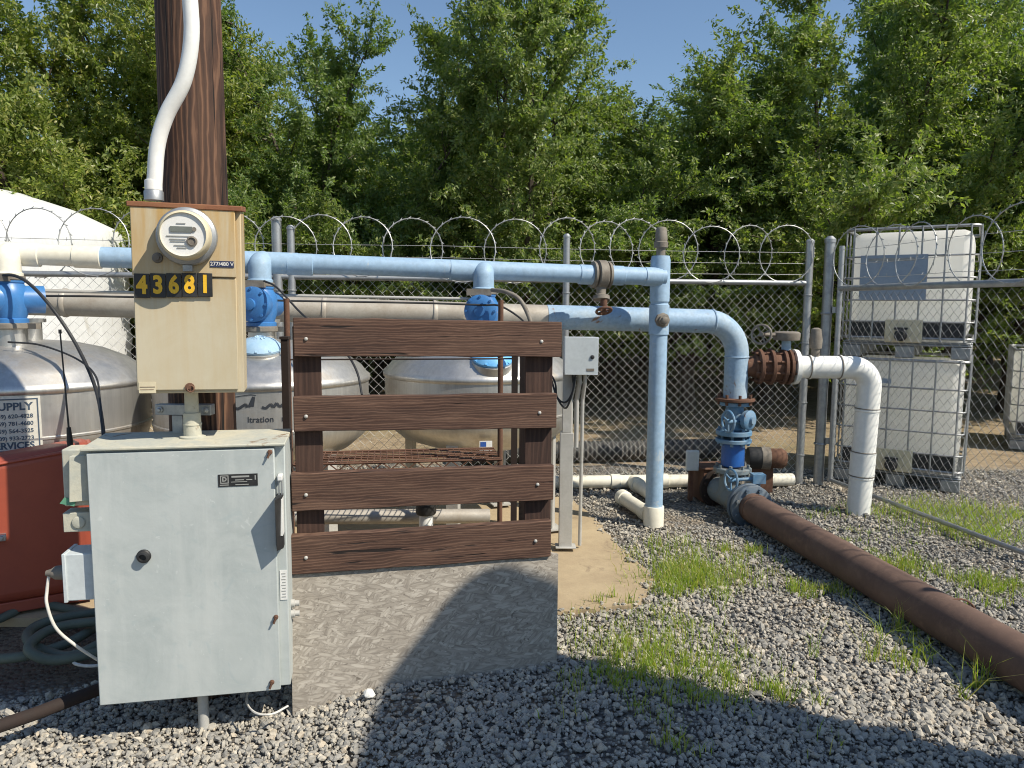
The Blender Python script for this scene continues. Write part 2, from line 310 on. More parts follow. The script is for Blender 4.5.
class MB:
    def __init__(s): s.v = []; s.f = []
    def add(s, vs, fs):
        o = len(s.v); s.v += [Vector(q) for q in vs]; s.f += [tuple(o + i for i in q) for q in fs]; return s
    def hexa(s, p):   # 4 bottom then 4 top, ccw seen from above
        return s.add(p, [(3, 2, 1, 0), (4, 5, 6, 7), (0, 1, 5, 4), (1, 2, 6, 5), (2, 3, 7, 6), (3, 0, 4, 7)])
    def box(s, a, b):
        (x0, y0, z0), (x1, y1, z1) = [min(p, q) for p, q in zip(a, b)], [max(p, q) for p, q in zip(a, b)]
        return s.hexa([(x0, y0, z0), (x1, y0, z0), (x1, y1, z0), (x0, y1, z0), (x0, y0, z1), (x1, y0, z1), (x1, y1, z1), (x0, y1, z1)])
    def bar(s, p, q, w, h, up=(0, 0, 1)):
        p, q = Vector(p), Vector(q); d = (q - p).normalized(); u = Vector(up)
        x = d.cross(u); x = (x if x.length > .01 else d.cross(Vector((1, 0, 0)))).normalized(); z = x.cross(d)
        c = [p - x * w / 2 - z * h / 2, p + x * w / 2 - z * h / 2, q + x * w / 2 - z * h / 2, q - x * w / 2 - z * h / 2]
        return s.hexa(c + [k + z * h for k in c])
    def tube(s, pts, r, seg=12, caps=True, closed=False):
        P = [Vector(p) for p in pts]; n = len(P); R = r if isinstance(r, (list, tuple)) else [r] * n
        T = []
        for i in range(n):
            a = P[i - 1] if (i or closed) else P[0]; b = P[(i + 1) % n] if (i < n - 1 or closed) else P[-1]
            T.append((b - a).normalized())
        x = frame(T[0])[0]; vs = []; fs = []
        for i in range(n):
            x = (x - T[i] * x.dot(T[i])); x = x.normalized() if x.length > 1e-6 else frame(T[i])[0]
            y = T[i].cross(x)
            for k in range(seg):
                a = 2 * pi * k / seg; vs.append(P[i] + (x * cos(a) + y * sin(a)) * R[i])
        m = n if closed else n - 1
        for i in range(m):
            j = (i + 1) % n
            for k in range(seg):
                l = (k + 1) % seg; fs.append((i * seg + k, i * seg + l, j * seg + l, j * seg + k))
        if caps and not closed: fs += [tuple(range(seg))[::-1], tuple((n - 1) * seg + k for k in range(seg))]
        return s.add(vs, fs)
    def cyl(s, p, q, r, r2=None, seg=24): return s.tube([p, q], [r, r if r2 is None else r2], seg)
    def lathe(s, o, ax, prof, seg=32):   # prof: (radius, along) ; closes with caps where radius > 0
        o = Vector(o); x, y, z = frame(ax); vs = []; fs = []
        for (r, h) in prof:
            for k in range(seg):
                a = 2 * pi * k / seg; vs.append(o + z * h + (x * cos(a) + y * sin(a)) * max(r, 1e-4))
        for i in range(len(prof) - 1):
            for k in range(seg):
                l = (k + 1) % seg; fs.append((i * seg + k, i * seg + l, (i + 1) * seg + l, (i + 1) * seg + k))
        fs += [tuple(range(seg))[::-1], tuple((len(prof) - 1) * seg + k for k in range(seg))]
        return s.add(vs, fs)
    def torus(s, c, ax, R, r, seg=36, rs=8):
        x, y, z = frame(ax); return s.tube([Vector(c) + (x * cos(2 * pi * k / seg) + y * sin(2 * pi * k / seg)) * R for k in range(seg)], r, rs, closed=True)
    def flange(s, c, ax, R, th, bolts=8, br=.011, bl=.02):
        c = Vector(c); x, y, z = frame(ax); s.lathe(c - z * th / 2, z, [(R * .97, 0), (R, th * .12), (R, th * .88), (R * .97, th)], 40)
        for k in range(bolts):
            a = 2 * pi * (k + .5) / bolts; p = c + (x * cos(a) + y * sin(a)) * R * .82
            s.cyl(p - z * (th / 2 + bl), p + z * (th / 2 + bl), br, seg=6)
        return s
    def wheel(s, c, ax, R, r, spokes=4, seg=36):
        c = Vector(c); x, y, z = frame(ax); s.torus(c, ax, R, r, seg, 8); s.lathe(c - z * .014, z, [(r * 1.9, 0), (r * 2.1, .007), (r * 2.1, .021), (r * 1.9, .028)], 12)
        for k in range(spokes):
            a = 2 * pi * (k + .3) / spokes; d = x * cos(a) + y * sin(a); s.tube([c + d * r, c + d * R], r * .75, 6)
        return s
    def poly(s, pts, th, n=None):   # planar outline of 3D points, extruded by th along n
        P = [Vector(p) for p in pts]; k = len(P); n = Vector(n) if n else (P[1] - P[0]).cross(P[2] - P[1]).normalized()
        Q = [p + n * th for p in P]
        return s.add(P + Q, [tuple(range(k))[::-1], tuple(range(k, 2 * k))] + [(i, (i + 1) % k, k + (i + 1) % k, k + i) for i in range(k)])
    def build(s, name, m, parent=None, world=True, smooth=True, bevel=0, ang=38, loc=None):
        me = bpy.data.meshes.new(name); M = MT[m] if isinstance(m, str) else m
        vs = s.v
        if parent is not None and world:
            I = wm(parent).inverted(); vs = [I @ q for q in vs]
        org = Vector(loc) if loc is not None else Vector((0, 0, 0))
        me.from_pydata([tuple(q - org) for q in vs], [], s.f); me.update(); me.materials.append(M)
        import bmesh
        bm = bmesh.new(); bm.from_mesh(me); bmesh.ops.recalc_face_normals(bm, faces=bm.faces); bm.to_mesh(me); bm.free()
        if smooth:
            me.polygons.foreach_set('use_smooth', [True] * len(me.polygons)); me.set_sharp_from_angle(angle=rad(ang))
        o = bpy.data.objects.new(name, me); COL.objects.link(o); o.parent = parent; o.location = org
        if bevel:
            b = o.modifiers.new('bevel', 'BEVEL'); b.width = bevel; b.segments = 2; b.limit_method = 'ANGLE'; b.angle_limit = rad(35)
        return o
def wm(o):
    M = o.matrix_basis.copy()
    while o.parent: o = o.parent; M = o.matrix_basis @ M
    return M
def tag(o, label=None, cat=None, group=None, kind=None):
    if label: o['label'] = label
    if cat: o['category'] = cat
    if group: o['group'] = group
    if kind: o['kind'] = kind
    return o
def thing(name, label, cat, loc=(0, 0, 0), rz=0, group=None):
    o = bpy.data.objects.new(name, None); COL.objects.link(o); o.location = loc; o.rotation_euler = (0, 0, rz); o.empty_display_size = .1
    return tag(o, label, cat, group)
def dup(root, loc, rz=0, label=None, group=None, scale=None):
    r = root.copy(); COL.objects.link(r); r.location = loc; r.rotation_euler = (0, 0, rz)
    if scale: r.scale = scale
    if label: r['label'] = label
    if group: r['group'] = group
    for ch in list(root.children):
        c = ch.copy(); COL.objects.link(c); c.parent = r
        for g in list(ch.children):
            d = g.copy(); COL.objects.link(d); d.parent = c
    return r
def text(s, size, bold=0.0, depth=.0012, align='CENTER', sx=1.0):
    """flat lettering as (verts, faces): x right, y up, extruded along z"""
    c = bpy.data.curves.new('t', 'FONT'); c.body = s; c.size = size; c.align_x = align; c.align_y = 'CENTER'; c.extrude = depth; c.offset = bold; c.resolution_u = 3
    o = bpy.data.objects.new('t', c); COL.objects.link(o); bpy.context.view_layer.update()
    me = bpy.data.meshes.new_from_object(o.evaluated_get(bpy.context.evaluated_depsgraph_get()))
    v = [Vector((q.co.x * sx, q.co.y, q.co.z)) for q in me.vertices]; f = [tuple(p.vertices) for p in me.polygons]
    bpy.data.objects.remove(o); bpy.data.curves.remove(c); bpy.data.meshes.remove(me); return v, f
def npmesh(name, V, F, m, parent=None, smooth=False):
    me = bpy.data.meshes.new(name); k = F.shape[1]
    me.vertices.add(len(V)); me.vertices.foreach_set('co', V.astype(np.float32).ravel())
    me.loops.add(F.size); me.loops.foreach_set('vertex_index', F.astype(np.int32).ravel())
    me.polygons.add(len(F)); me.polygons.foreach_set('loop_start', np.arange(0, F.size, k, dtype=np.int32))
    me.update(calc_edges=True); me.materials.append(MT[m])
    me.polygons.foreach_set('use_smooth', np.full(len(F), smooth))
    o = bpy.data.objects.new(name, me); COL.objects.link(o); o.parent = parent; return o

# ================================================================== SETTING
xs_ = [-150, -40, -12] + [-6 + .15 * i for i in range(81)] + [12, 40, 150]; ys_ = [-120, -30, -8] + [-2 + .15 * i for i in range(64)] + [14, 40, 260]
b = MB(); b.add([(x, y, float(hz(x, y)) - .012) for y in ys_ for x in xs_], [(j * len(xs_) + i, j * len(xs_) + i + 1, (j + 1) * len(xs_) + i + 1, (j + 1) * len(xs_) + i) for j in range(len(ys_) - 1) for i in range(len(xs_) - 1)])
tag(b.build('ground', 'ground'), kind='structure')

# concrete pad under the filter tanks
def wob(a, c, n, amp):
    a, c = Vector(a), Vector(c); d = c - a; t = Vector((-d.y, d.x, 0)).normalized(); return [a + d * (i / n) + t * random.uniform(-amp, amp) for i in range(n)]
pa = [Vector((-5, 3.42, 0)), Vector((-2.1, 3.42, 0)), Vector((.2, 3.52, 0)), Vector((.63, 3.62, 0)), Vector((.80, 4.0, 0)), Vector((.66, 4.6, 0)), Vector((.60, 5.15, 0)), Vector((.44, 5.75, 0)), Vector((-5, 5.3, 0))]
out = []
for i in range(len(pa)): out += wob(pa[i], pa[(i + 1) % len(pa)], 14, .010 if i < 7 else 0)
b = MB(); b.poly([p - Vector((0, 0, .12)) for p in out], .132, (0, 0, 1)); tag(b.build('concrete_pad', 'concrete', smooth=False), kind='structure')
PADXY = np.array([(p.x, p.y) for p in out])
def inpoly(x, y, P):
    c = np.zeros(len(x), bool); j = len(P) - 1
    for i in range(len(P)):
        xi, yi = P[i]; xj, yj = P[j]
        c ^= ((yi > y) != (yj > y)) & (x < (xj - xi) * (y - yi) / (yj - yi + 1e-12) + xi); j = i
    return c

# crushed gravel
def gravel():
    t = (1 + 5 ** .5) / 2
    iv = np.array([(-1, t, 0), (1, t, 0), (-1, -t, 0), (1, -t, 0), (0, -1, t), (0, 1, t), (0, -1, -t), (0, 1, -t), (t, 0, -1), (t, 0, 1), (-t, 0, -1), (-t, 0, 1)], float); iv /= np.linalg.norm(iv[0])
    fi = np.array([(0, 11, 5), (0, 5, 1), (0, 1, 7), (0, 7, 10), (0, 10, 11), (1, 5, 9), (5, 11, 4), (11, 10, 2), (10, 7, 6), (7, 1, 8), (3, 9, 4), (3, 4, 2), (3, 2, 6), (3, 6, 8), (3, 8, 9), (4, 9, 5), (2, 4, 11), (6, 2, 10), (8, 6, 7), (9, 8, 1)])
    def scatter(n, x0, x1, y0, y1):
        return RNG.uniform(x0, x1, n), RNG.uniform(y0, y1, n)
    xs, ys = [], []
    for (y0, y1, den) in ((1.8, 3.0, 6800), (3.0, 4.0, 5200), (4.0, 5.2, 2900), (5.2, 6.9, 1350)):
        xa, xb = -y1 * .70 - .45, y1 * .70 + .45
        x, y = scatter(int((xb - xa) * (y1 - y0) * den), xa, xb, y0, y1); xs.append(x); ys.append(y)
    x, y = np.concatenate(xs), np.concatenate(ys)
    keep = ~inpoly(x + RNG.normal(0, .035, len(x)), y + RNG.normal(0, .03, len(x)), PADXY)
    # thinner where soil shows through
    pt = np.sin(x * 2.1 + 1.3) * np.sin(y * 2.9 + .4) + .5 * np.sin(x * 5.3 - y * 3.1)
    keep &= ~((pt > .75) & (RNG.random(len(x)) < .45) & (x > -.5))
    keep &= ~((x < -1.55 - (y - 2.75) * .2) & (y > 2.95 + .1 * np.sin(x * 7)))
    keep &= ~(((x - 1.35) ** 2 / .55 ** 2 + (y - 5.35) ** 2 / .35 ** 2 < 1) & (RNG.random(len(x)) < .88))
    x, y = x[keep], y[keep]; n = len(x)
    # a few strays on the pad edge
    r = np.clip(RNG.lognormal(np.log(.0073), .42, n), .0035, .021)
    sc = np.stack([r * RNG.uniform(.8, 1.35, n), r * RNG.uniform(.7, 1.0, n), r * RNG.uniform(.5, .8, n)], 1)
    V = iv[None] * (1 + RNG.uniform(-.28, .28, (n, 12, 1))) * sc[:, None, :]
    q = RNG.normal(size=(n, 4)) * np.array([1, .35, .35, 1]); q /= np.linalg.norm(q, axis=1, keepdims=True)
    w, a, b_, c = q.T
    Rm = np.stack([1 - 2 * (b_ * b_ + c * c), 2 * (a * b_ - c * w), 2 * (a * c + b_ * w), 2 * (a * b_ + c * w), 1 - 2 * (a * a + c * c), 2 * (b_ * c - a * w), 2 * (a * c - b_ * w), 2 * (b_ * c + a * w), 1 - 2 * (a * a + b_ * b_)], 1).reshape(n, 3, 3)
    V = np.einsum('nij,nkj->nki', Rm, V)
    V[:, :, 0] += x[:, None]; V[:, :, 1] += y[:, None]; inpad = inpoly(x, y, PADXY)
    V[:, :, 2] += np.where(inpad, .016, 0)[:, None] + (r * .2 - .006 + RNG.uniform(0, .007, n) + np.where(inpad, 0, hz(x, y)))[:, None]
    F = fi[None] + (np.arange(n) * 12)[:, None, None]
    tag(npmesh('gravel', V.reshape(-1, 3), F.reshape(-1, 3), 'stone'), 'grey and tan crushed gravel covering the yard', 'gravel', kind='stuff')
gravel()

# grass
def grass():
    bl = []
    def patch(px, py, rx, ry, n, h, lean=.35):
        c = gd(px, py); ex = gd(px + rx, py) - c; ey = gd(px, py - ry) - c; ey.x = 0
        n = int(n * 1.45); k = max(3, n // 16); cs = [(random.gauss(0, .5), random.gauss(0, .5)) for _ in range(k)]
        for i in range(n):
            a, d = random.choice(cs); a += random.gauss(0, .13); d += random.gauss(0, .13)
            p = c + ex * a + ey * d; bl.append((p.x, p.y, h * random.uniform(.35, 1.2), lean))
    patch(690, 568, 60, 24, 950, .085); patch(680, 583, 40, 14, 500, .10); patch(735, 552, 26, 9, 160, .07)
    patch(665, 655, 80, 44, 950, .07); patch(640, 670, 50, 28, 420, .075); patch(705, 680, 50, 24, 220, .08)
    patch(812, 592, 34, 10, 240, .07); patch(775, 700, 40, 18, 90, .10); patch(895, 660, 45, 18, 100, .10)
    patch(930, 515, 80, 12, 950, .10); patch(985, 535, 70, 14, 600, .085); patch(905, 568, 34, 13, 300, .08); patch(990, 588, 45, 14, 380, .09)
    patch(850, 560, 40, 12, 180, .05); patch(985, 690, 14, 6, 22, .17); patch(905, 632, 22, 5, 26, .16); patch(610, 604, 30, 4, 40, .10)
    patch(830, 540, 60, 8, 180, .04); patch(650, 745, 90, 20, 36, .07); patch(960, 640, 60, 20, 130, .06); patch(1010, 520, 30, 10, 200, .1)
    for (px, py) in ((880, 640), (985, 685), (930, 625), (1008, 655), (870, 648), (966, 700), (820, 660)): patch(px, py, 8, 3, 7, .19, .8)
    A = np.array(bl); n = len(A); yaw = RNG.uniform(0, 2 * pi, n); ln = np.abs(RNG.normal(A[:, 3], .25, n)) * A[:, 2]
    w = RNG.uniform(.0011, .0024, n); dx, dy = np.cos(yaw), np.sin(yaw); tw = RNG.uniform(0, 2 * pi, n); sx, sy = np.cos(tw), np.sin(tw)
    V = np.zeros((n, 6, 3))
    for k, (t, ww) in enumerate(((0, 1), (.55, .8), (1, .12))):
        for s, sg in ((0, -1), (1, 1)):
            V[:, k * 2 + s, 0] = A[:, 0] + dx * ln * t ** 2 + sx * w * ww * sg
            V[:, k * 2 + s, 1] = A[:, 1] + dy * ln * t ** 2 + sy * w * ww * sg
            V[:, k * 2 + s, 2] = A[:, 2] * (t - .18 * t * t) + hz(A[:, 0], A[:, 1])
    F = np.array([(0, 1, 3, 2), (2, 3, 5, 4)])[None] + (np.arange(n) * 6)[:, None, None]
    tag(npmesh('grass', V.reshape(-1, 3), F.reshape(-1, 4), 'grass'), 'sparse bright green grass tufts growing through the gravel', 'grass', kind='stuff')
grass()

# ------------------------------------------------------------------ orchard trees
def tree_mesh(seed, H, R, droop=.0):
    g = np.random.default_rng(seed); sk = MB(); shoots = []
    def curve(p, d, L, n, up, wig):
        pts = [np.array(p)]; d = d / np.linalg.norm(d)
        for i in range(n):
            d = d + g.normal(0, wig, 3) + np.array([0, 0, up]); d /= np.linalg.norm(d); pts.append(pts[-1] + d * L / n)
        return pts
    base = np.array([0, 0, 0.]); th = .85
    trunk = [np.array([0, 0, -.05]), np.array([.01, 0, .3]), np.array([0, .02, .6]), np.array([0, 0, th])]
    sk.tube([Vector(p) for p in trunk], [.15, .11, .10, .11], 10)
    nl = 9
    for i in range(nl):
        az = 2 * pi * (i + g.uniform(-.3, .3)) / nl; el = (1.40, 1.0, .62)[i % 3] + g.uniform(-.12, .12)
        L = (H - th) * (1.02 if i % 3 == 0 else .85 if i % 3 == 1 else .62) * g.uniform(.88, 1.08)
        d = np.array([cos(az) * cos(el), sin(az) * cos(el), sin(el)])
        pts = curve(trunk[-1], d, L, 9, .06 if i % 3 < 2 else -.01, .09)
        sk.tube([Vector(p) for p in pts], list(np.linspace(.065, .008, 10)), 6)
        for j in range(1, 10):
            for k in range(3 if j > 2 else 2):
                p = pts[j] + g.normal(0, .05, 3); a2 = g.uniform(0, 2 * pi); e2 = g.uniform(-.35, .8)
                dd = np.array([cos(a2) * cos(e2), sin(a2) * cos(e2), sin(e2)]) + .7 * (pts[j] - pts[j - 1]) / np.linalg.norm(pts[j] - pts[j - 1]) + np.array([cos(az), sin(az), 0]) * .5
                L2 = R * g.uniform(.35, .8) * (1.1 - .06 * j)
                br = curve(p, dd, L2, 5, .02 - droop, .16)
                sk.tube([Vector(q) for q in br], list(np.linspace(.014, .004, 6)), 4)
                for q in range(1, 6):
                    for _ in range(3):
                        a3 = g.uniform(0, 2 * pi); d3 = np.array([cos(a3), sin(a3), g.uniform(-.4, .9)]) * .9 + (br[q] - br[q - 1]) / np.linalg.norm(br[q] - br[q - 1])
                        shoots.append((br[q], d3 / np.linalg.norm(d3), g.uniform(.18, .48)))
                shoots.append((br[5], (br[5] - br[4]) / np.linalg.norm(br[5] - br[4]) + np.array([0, 0, .5]), g.uniform(.3, .7)))
        if i % 3 < 2:
            for _ in range(5): shoots.append((pts[-1 - g.integers(0, 3)], np.array([g.normal(0, .25), g.normal(0, .25), 1.]), g.uniform(.5, 1.0)))
    # low skirt
    for _ in range(420):
        a = g.uniform(0, 2 * pi); zz = g.uniform(1.1, H * .86); rr = R * g.uniform(.62, .98) * min(1, 1.12 - .62 * (zz / H) ** 2) * (1 + .16 * sin(3 * a + seed) * sin(zz * 2.1)); p = np.array([cos(a) * rr, sin(a) * rr, zz])
        shoots.append((p, np.array([cos(a), sin(a), g.uniform(-.6, .9)]), g.uniform(.25, .55)))
    S = np.array([s[0] for s in shoots]); D = np.array([s[1] / np.linalg.norm(s[1]) for s in shoots]); L = np.array([s[2] for s in shoots])
    per = np.maximum(14, (L * 135).astype(int)); idx = np.repeat(np.arange(len(L)), per); n = len(idx)
    t = g.random(n); P = S[idx] + D[idx] * (L[idx] * t)[:, None] + g.normal(0, .022, (n, 3)); P[:, 2] -= (t * t) * L[idx] * .18
    ld = D[idx] * .45 + g.normal(0, .62, (n, 3)); ld[:, 2] -= .22; ld /= np.linalg.norm(ld, axis=1, keepdims=True)
    ro = P * np.array([1, 1, 0]); ro /= np.linalg.norm(ro, axis=1, keepdims=True) + 1e-6; up = g.normal(0, .6, (n, 3)) + np.array([0, 0, .55]) + ro * .55; side = np.cross(ld, up); side /= np.linalg.norm(side, axis=1, keepdims=True) + 1e-9
    nn = np.cross(side, ld); ll = g.uniform(.042, .082, n)[:, None]; lw = ll * .20
    V = np.stack([P, P + ld * ll * .45 + side * lw - nn * ll * .03, P + ld * ll - nn * ll * .16, P + ld * ll * .45 - side * lw - nn * ll * .03], 1)
    F = (np.arange(n) * 4)[:, None] + np.arange(4)[None]
    return sk, V.reshape(-1, 3), F
protos = []
def place_tree(i, px, Y, rz, sc, label):
    X = (px - 512) / FPX * Y * .99
    if len(protos) <= i: raise IndexError
    return dup(protos[i], (X, Y, 0), rz, label, 'orchard trees behind the fence', (sc[0], sc[0], sc[1]))
TR = [(0, 40, 10.6, .3, (1.12, 1.22), 'tall broad almond tree at the left behind the white tank'),
      (1, 318, 11.0, 1.0, (.92, .97), 'almond tree behind the fence with open sky on both sides of its top'),
      (2, 518, 10.6, 2.0, (.96, 1.0), 'tall almond tree behind the middle of the fence with spiky top'),
      (3, 690, 10.8, .5, (1.0, .80), 'rounded almond tree behind the blue upright pipe'),
      (0, 855, 10.3, 2.6, (1.05, 1.02), 'tall dark almond tree behind the stacked white totes'),
      (1, 1015, 10.9, 4.0, (1.0, .93), 'almond tree at the right edge behind the gate'),
      (3, 180, 11.4, 3.0, (1.05, 1.16), 'almond tree directly behind the utility pole'),
      (2, 415, 13.4, 5.0, (1.1, .68), 'lower almond tree set back between two taller ones in mid fence'),
      (0, 612, 12.6, 4.4, (1.0, .72), 'low almond tree filling the dip between two crowns'),
      (1, 770, 11.6, 2.2, (1.0, .88), 'almond tree behind the rusty valve with long upright shoots'),
      (2, 935, 12.0, 1.0, (1.0, 1.2), 'tall almond tree set back behind the white totes'),
      (2, -130, 10.6, 1.0, (1.1, 1.2), 'almond tree at far left beyond the white tank'),
      (3, 1190, 10.6, 1.4, (1.1, 1.1), 'almond tree beyond the right edge of the gate')]
specs = [(21, 5.7, 1.75), (22, 5.6, 1.6), (23, 5.9, 1.65), (24, 5.2, 1.7)]
for i, (sd, H, R) in enumerate(specs):
    sk, V, F = tree_mesh(sd, H, R)
    k = [t for t in TR if t[0] == i][0]
    root = thing('almond_tree', k[5], 'tree', ((k[1] - 512) / FPX * k[2] * .99, k[2], 0), k[3], 'orchard trees behind the fence')
    root.scale = (k[4][0], k[4][0], k[4][1])
    sk.build('trunk', 'bark', root, world=False); npmesh('crown', V, F, 'leaf', root)
    protos.append(root)
for j, t in enumerate(TR):
    if t in [[q for q in TR if q[0] == i][0] for i in range(4)]: continue
    place_tree(t[0], t[1], t[2], t[3], t[4], t[5])
for row, Y in enumerate((15.2, 19.8, 25.0, 31)):
    nt_ = 9 + row * 3; wdt = Y * 1.7
    for k in range(nt_):
        X = -wdt / 2 + wdt * (k + .5) / nt_ + random.uniform(-.3, .3)
        dup(protos[(k + row) % 4], (X, Y + random.uniform(-.3, .3), 0), random.uniform(0, 6), 'shaded almond tree deeper in the orchard behind the front row', 'deeper orchard trees', (1.25 + .1 * row, 1.25 + .1 * row, .92))

# ------------------------------------------------------------------ chain link fence and gate
def zig(mb, o, ux, L, z0, z1, p=.074, r=.0019):
    o = Vector(o); ux = Vector(ux).normalized(); nrm = Vector((-ux.y, ux.x, 0)); h = p / 2; k = int(L / h); nz = int((z1 - z0) / h)
    for i in range(k):      # every wire swings half a diamond, neighbours mirror it so they hook
        sgn = 1 if i % 2 else -1
        pts = [o + ux * (i * h + h / 2 + sgn * (h / 2 if j % 2 else -h / 2)) + nrm * (.0025 * (1 if j % 2 else -1)) + Vector((0, 0, z0 + j * h)) for j in range(nz + 1)]
        mb.tube(pts, r, 3, caps=False)
def razor(mb, o, ux, L, zc, R=.24, step=.335, start=0.0):
    o = Vector(o); ux = Vector(ux).normalized(); nrm = Vector((-ux.y, ux.x, 0)); k = 0; s = start
    while s < L:
        c = o + ux * s + Vector((0, 0, zc + random.uniform(-.02, .012))) + nrm * (.03 if k % 2 else -.03)
        rr = R * random.uniform(.92, 1.06); axn = (nrm + ux * random.uniform(-.3, .3) + Vector((0, 0, random.uniform(-.12, .12)))).normalized()
        mb.torus(c, axn, rr, .0040, 44, 5)
        x, y, z = frame(axn)
        for q in range(22):
            a = 2 * pi * q / 22; d = x * cos(a) + y * sin(a); t = y * cos(a) - x * sin(a); p = c + d * rr
            for e in (1, -1): mb.add([p - t * .014, p + t * .014, p + d * .016 * e + t * .026 * e, p + d * .004 * e], [(0, 1, 2, 3)])
        s += step * random.uniform(.68, 1.28); k += 1
def barbed(mb, p, q, sag=.008):
    p, q = Vector(p), Vector(q); n = max(8, int((q - p).length / .3)); pts = [p.lerp(q, i / n) - Vector((0, 0, sag * sin(pi * (i / n * 3 % 1)))) for i in range(n + 1)]
    mb.tube(pts, .0019, 4, caps=False); d = (q - p).normalized(); k = int((q - p).length / .12)
    for i in range(k):
        c = p.lerp(q, (i + .5) / k); a = random.uniform(0, pi); t = Vector((0, 0, cos(a))) + d.cross(Vector((0, 0, 1))) * sin(a)
        mb.tube([c - t * .014 - d * .004, c + t * .014 + d * .004], .0013, 3)
FY = lambda X: 5.93 + .15 * X
RZ = 1.70
def fp(px, z=0):      # point on the fence line under a given picture column
    k = (px - 512) / FPX; X = k * 5.93 / (1 - .15 * k); return Vector((X, FY(X), z))
F0, F1 = Vector((-6.6, FY(-6.6), 0)), fp(806); ux = (F1 - F0).normalized(); FL = (F1 - F0).length
fence = thing('chain_link_fence', 'grey chain link fence with razor wire loops running behind the filter tanks', 'fence', F0)
b = MB(); zig(b, F0 + Vector((0, .03, 0)), ux, FL, .03, RZ); b.build('wire_mesh', 'wire', fence, smooth=False)
b = MB(); b.cyl(F0 + Vector((0, 0, RZ)), F1 + Vector((0, 0, RZ)), .021, seg=12); b.build('top_rail', 'steel', fence)
def post(px, ztop, r, parent=fence, cap=True):
    p = fp(px); b = MB(); b.lathe(p, (0, 0, 1), [(r, 0), (r, ztop - .02), (r * 1.12, ztop - .02), (r * 1.12, ztop - .005), (r * .6, ztop + .012)], 16)
    for z in (.25, .7, 1.2, 1.6): b.torus(p + Vector((0, 0, z)), (0, 0, 1), r * 1.08, .006, 16, 5)
    return b.build('post', 'steel', parent)
for px, zt, r in ((-250, 2.0, .03), (-60, 2.0, .03), (279, 2.13, .036), (293, 2.07, .028), (565, 2.05, .027), (805, 2.05, .032)): post(px, zt, r)
b = MB(); razor(b, F0, ux, FL - .1, RZ + .235, start=.1); b.build('razor_coil', 'razor', fence)
for z in (1.77, 1.86, 1.95):
    b = MB(); barbed(b, F0 + Vector((0, 0, z)), F1 + Vector((0, 0, z))); b.build('barbed_wire', 'razor', fence, smooth=False)
# fence post by the gate and the gate swung open into the yard
gp = gd(818, 484); gp.z = 0
gpost = thing('gate_post', 'thick galvanised gate post with rounded cap beside the open gate', 'post', gp)
b = MB(); b.lathe(gp, (0, 0, 1), [(.041, 0), (.041, 2.03), (.046, 2.03), (.046, 2.06), (.02, 2.085)], 20)
for z in (.35, 1.45): b.torus(gp + Vector((0, 0, z)), (0, 0, 1), .044, .009, 20, 6)
b.build('shaft', 'steel', gpost)
b = MB()
for z in (.38, 1.48): b.bar(gp + Vector((.03, -.03, z)), gp + Vector((.11, -.05, z)), .03, .05)
b.build('hinge', 'steel', gpost)
G0 = gp + Vector((.07, -.07, 0)); G1 = gd(1024, 562); G1.z = 0; gx = (G1 - G0).normalized(); GL = 3.7; GE = G0 + gx * GL
gate = thing('chain_link_gate', 'long chain link gate topped with razor wire, swung open towards the yard', 'gate', G0)
b = MB(); fr = [G0 + Vector((0, 0, .05)), G0 + Vector((0, 0, 1.655)), GE + Vector((0, 0, 1.655)), GE + Vector((0, 0, .05))]
b.tube([G0 + Vector((0, 0, 1.655)), GE + Vector((0, 0, 1.655))], .024, 12); b.tube([G0 + Vector((0, 0, .055)), GE + Vector((0, 0, .055))], .016, 10)
b.tube([G0 + Vector((0, 0, .04)), G0 + Vector((0, 0, 2.0))], .022, 12); b.tube([GE + Vector((0, 0, .04)), GE + Vector((0, 0, 2.0))], .022, 12)
b.build('gate_frame', 'steel', gate)
b = MB(); zig(b, G0 + Vector((.012, 0, 0)), gx, GL, .07, 1.64); b.build('wire_mesh', 'gatewire', gate, smooth=False)
b = MB(); razor(b, G0, gx, GL, 1.655 + .235, start=.25, step=.42); b.build('razor_coil', 'razor', gate)
for z in (1.74, 1.85, 1.97):
    b = MB(); barbed(b, G0 + Vector((0, 0, z)), GE + Vector((0, 0, z))); b.build('barbed_wire', 'razor', gate, smooth=False)

# ------------------------------------------------------------------ big white tank behind the fence, far left
pt = thing('water_tank', 'big white polyethylene tank with sloped dome behind the fence at left', 'tank', (-6.24, 8.6, 0))
b = MB(); R = 1.66
prof = [(R, 0)] + [(R + (.025 if k % 2 else 0), .2 + k * .17) for k in range(12)] + [(R, 2.22), (R * .985, 2.30), (R * .95, 2.36), (R * .7, 2.56), (R * .4, 2.72), (R * .25, 2.77), (.36, 2.79)]
b.lathe((0, 0, 0), (0, 0, 1), prof, 72); b.build('body', 'poly', pt, world=False, ang=60)
b = MB(); b.lathe((0, 0, 2.79), (0, 0, 1), [(.30, 0), (.31, .06), (.26, .10), (.05, .12)], 32); b.build('lid', 'poly', pt, world=False)

# added unseen box, shaped to cast the foreground shadow; stands right of the frame
st = thing('shadow_caster', 'added tall white shadow-casting box with rounded edges, unseen just outside the right edge', 'tank', (3.42, .745, 0))
b = MB(); b.box((-.30, -.65, .06), (.30, .65, 4.50)); o_ = b.build('body', 'poly', st, world=False, bevel=.20); o_.modifiers['bevel'].segments = 6
b = MB()
for k in range(10): b.box((-.306, -.655 + .02, .35 + k * .4), (.306, .655 - .02, .40 + k * .4))
b.build('hoop', 'steel', st, world=False, bevel=.15)
b = MB(); b.box((-.34, -.7, 0), (.34, .7, .058)); b.build('base', 'concrete', st, world=False, bevel=.01)

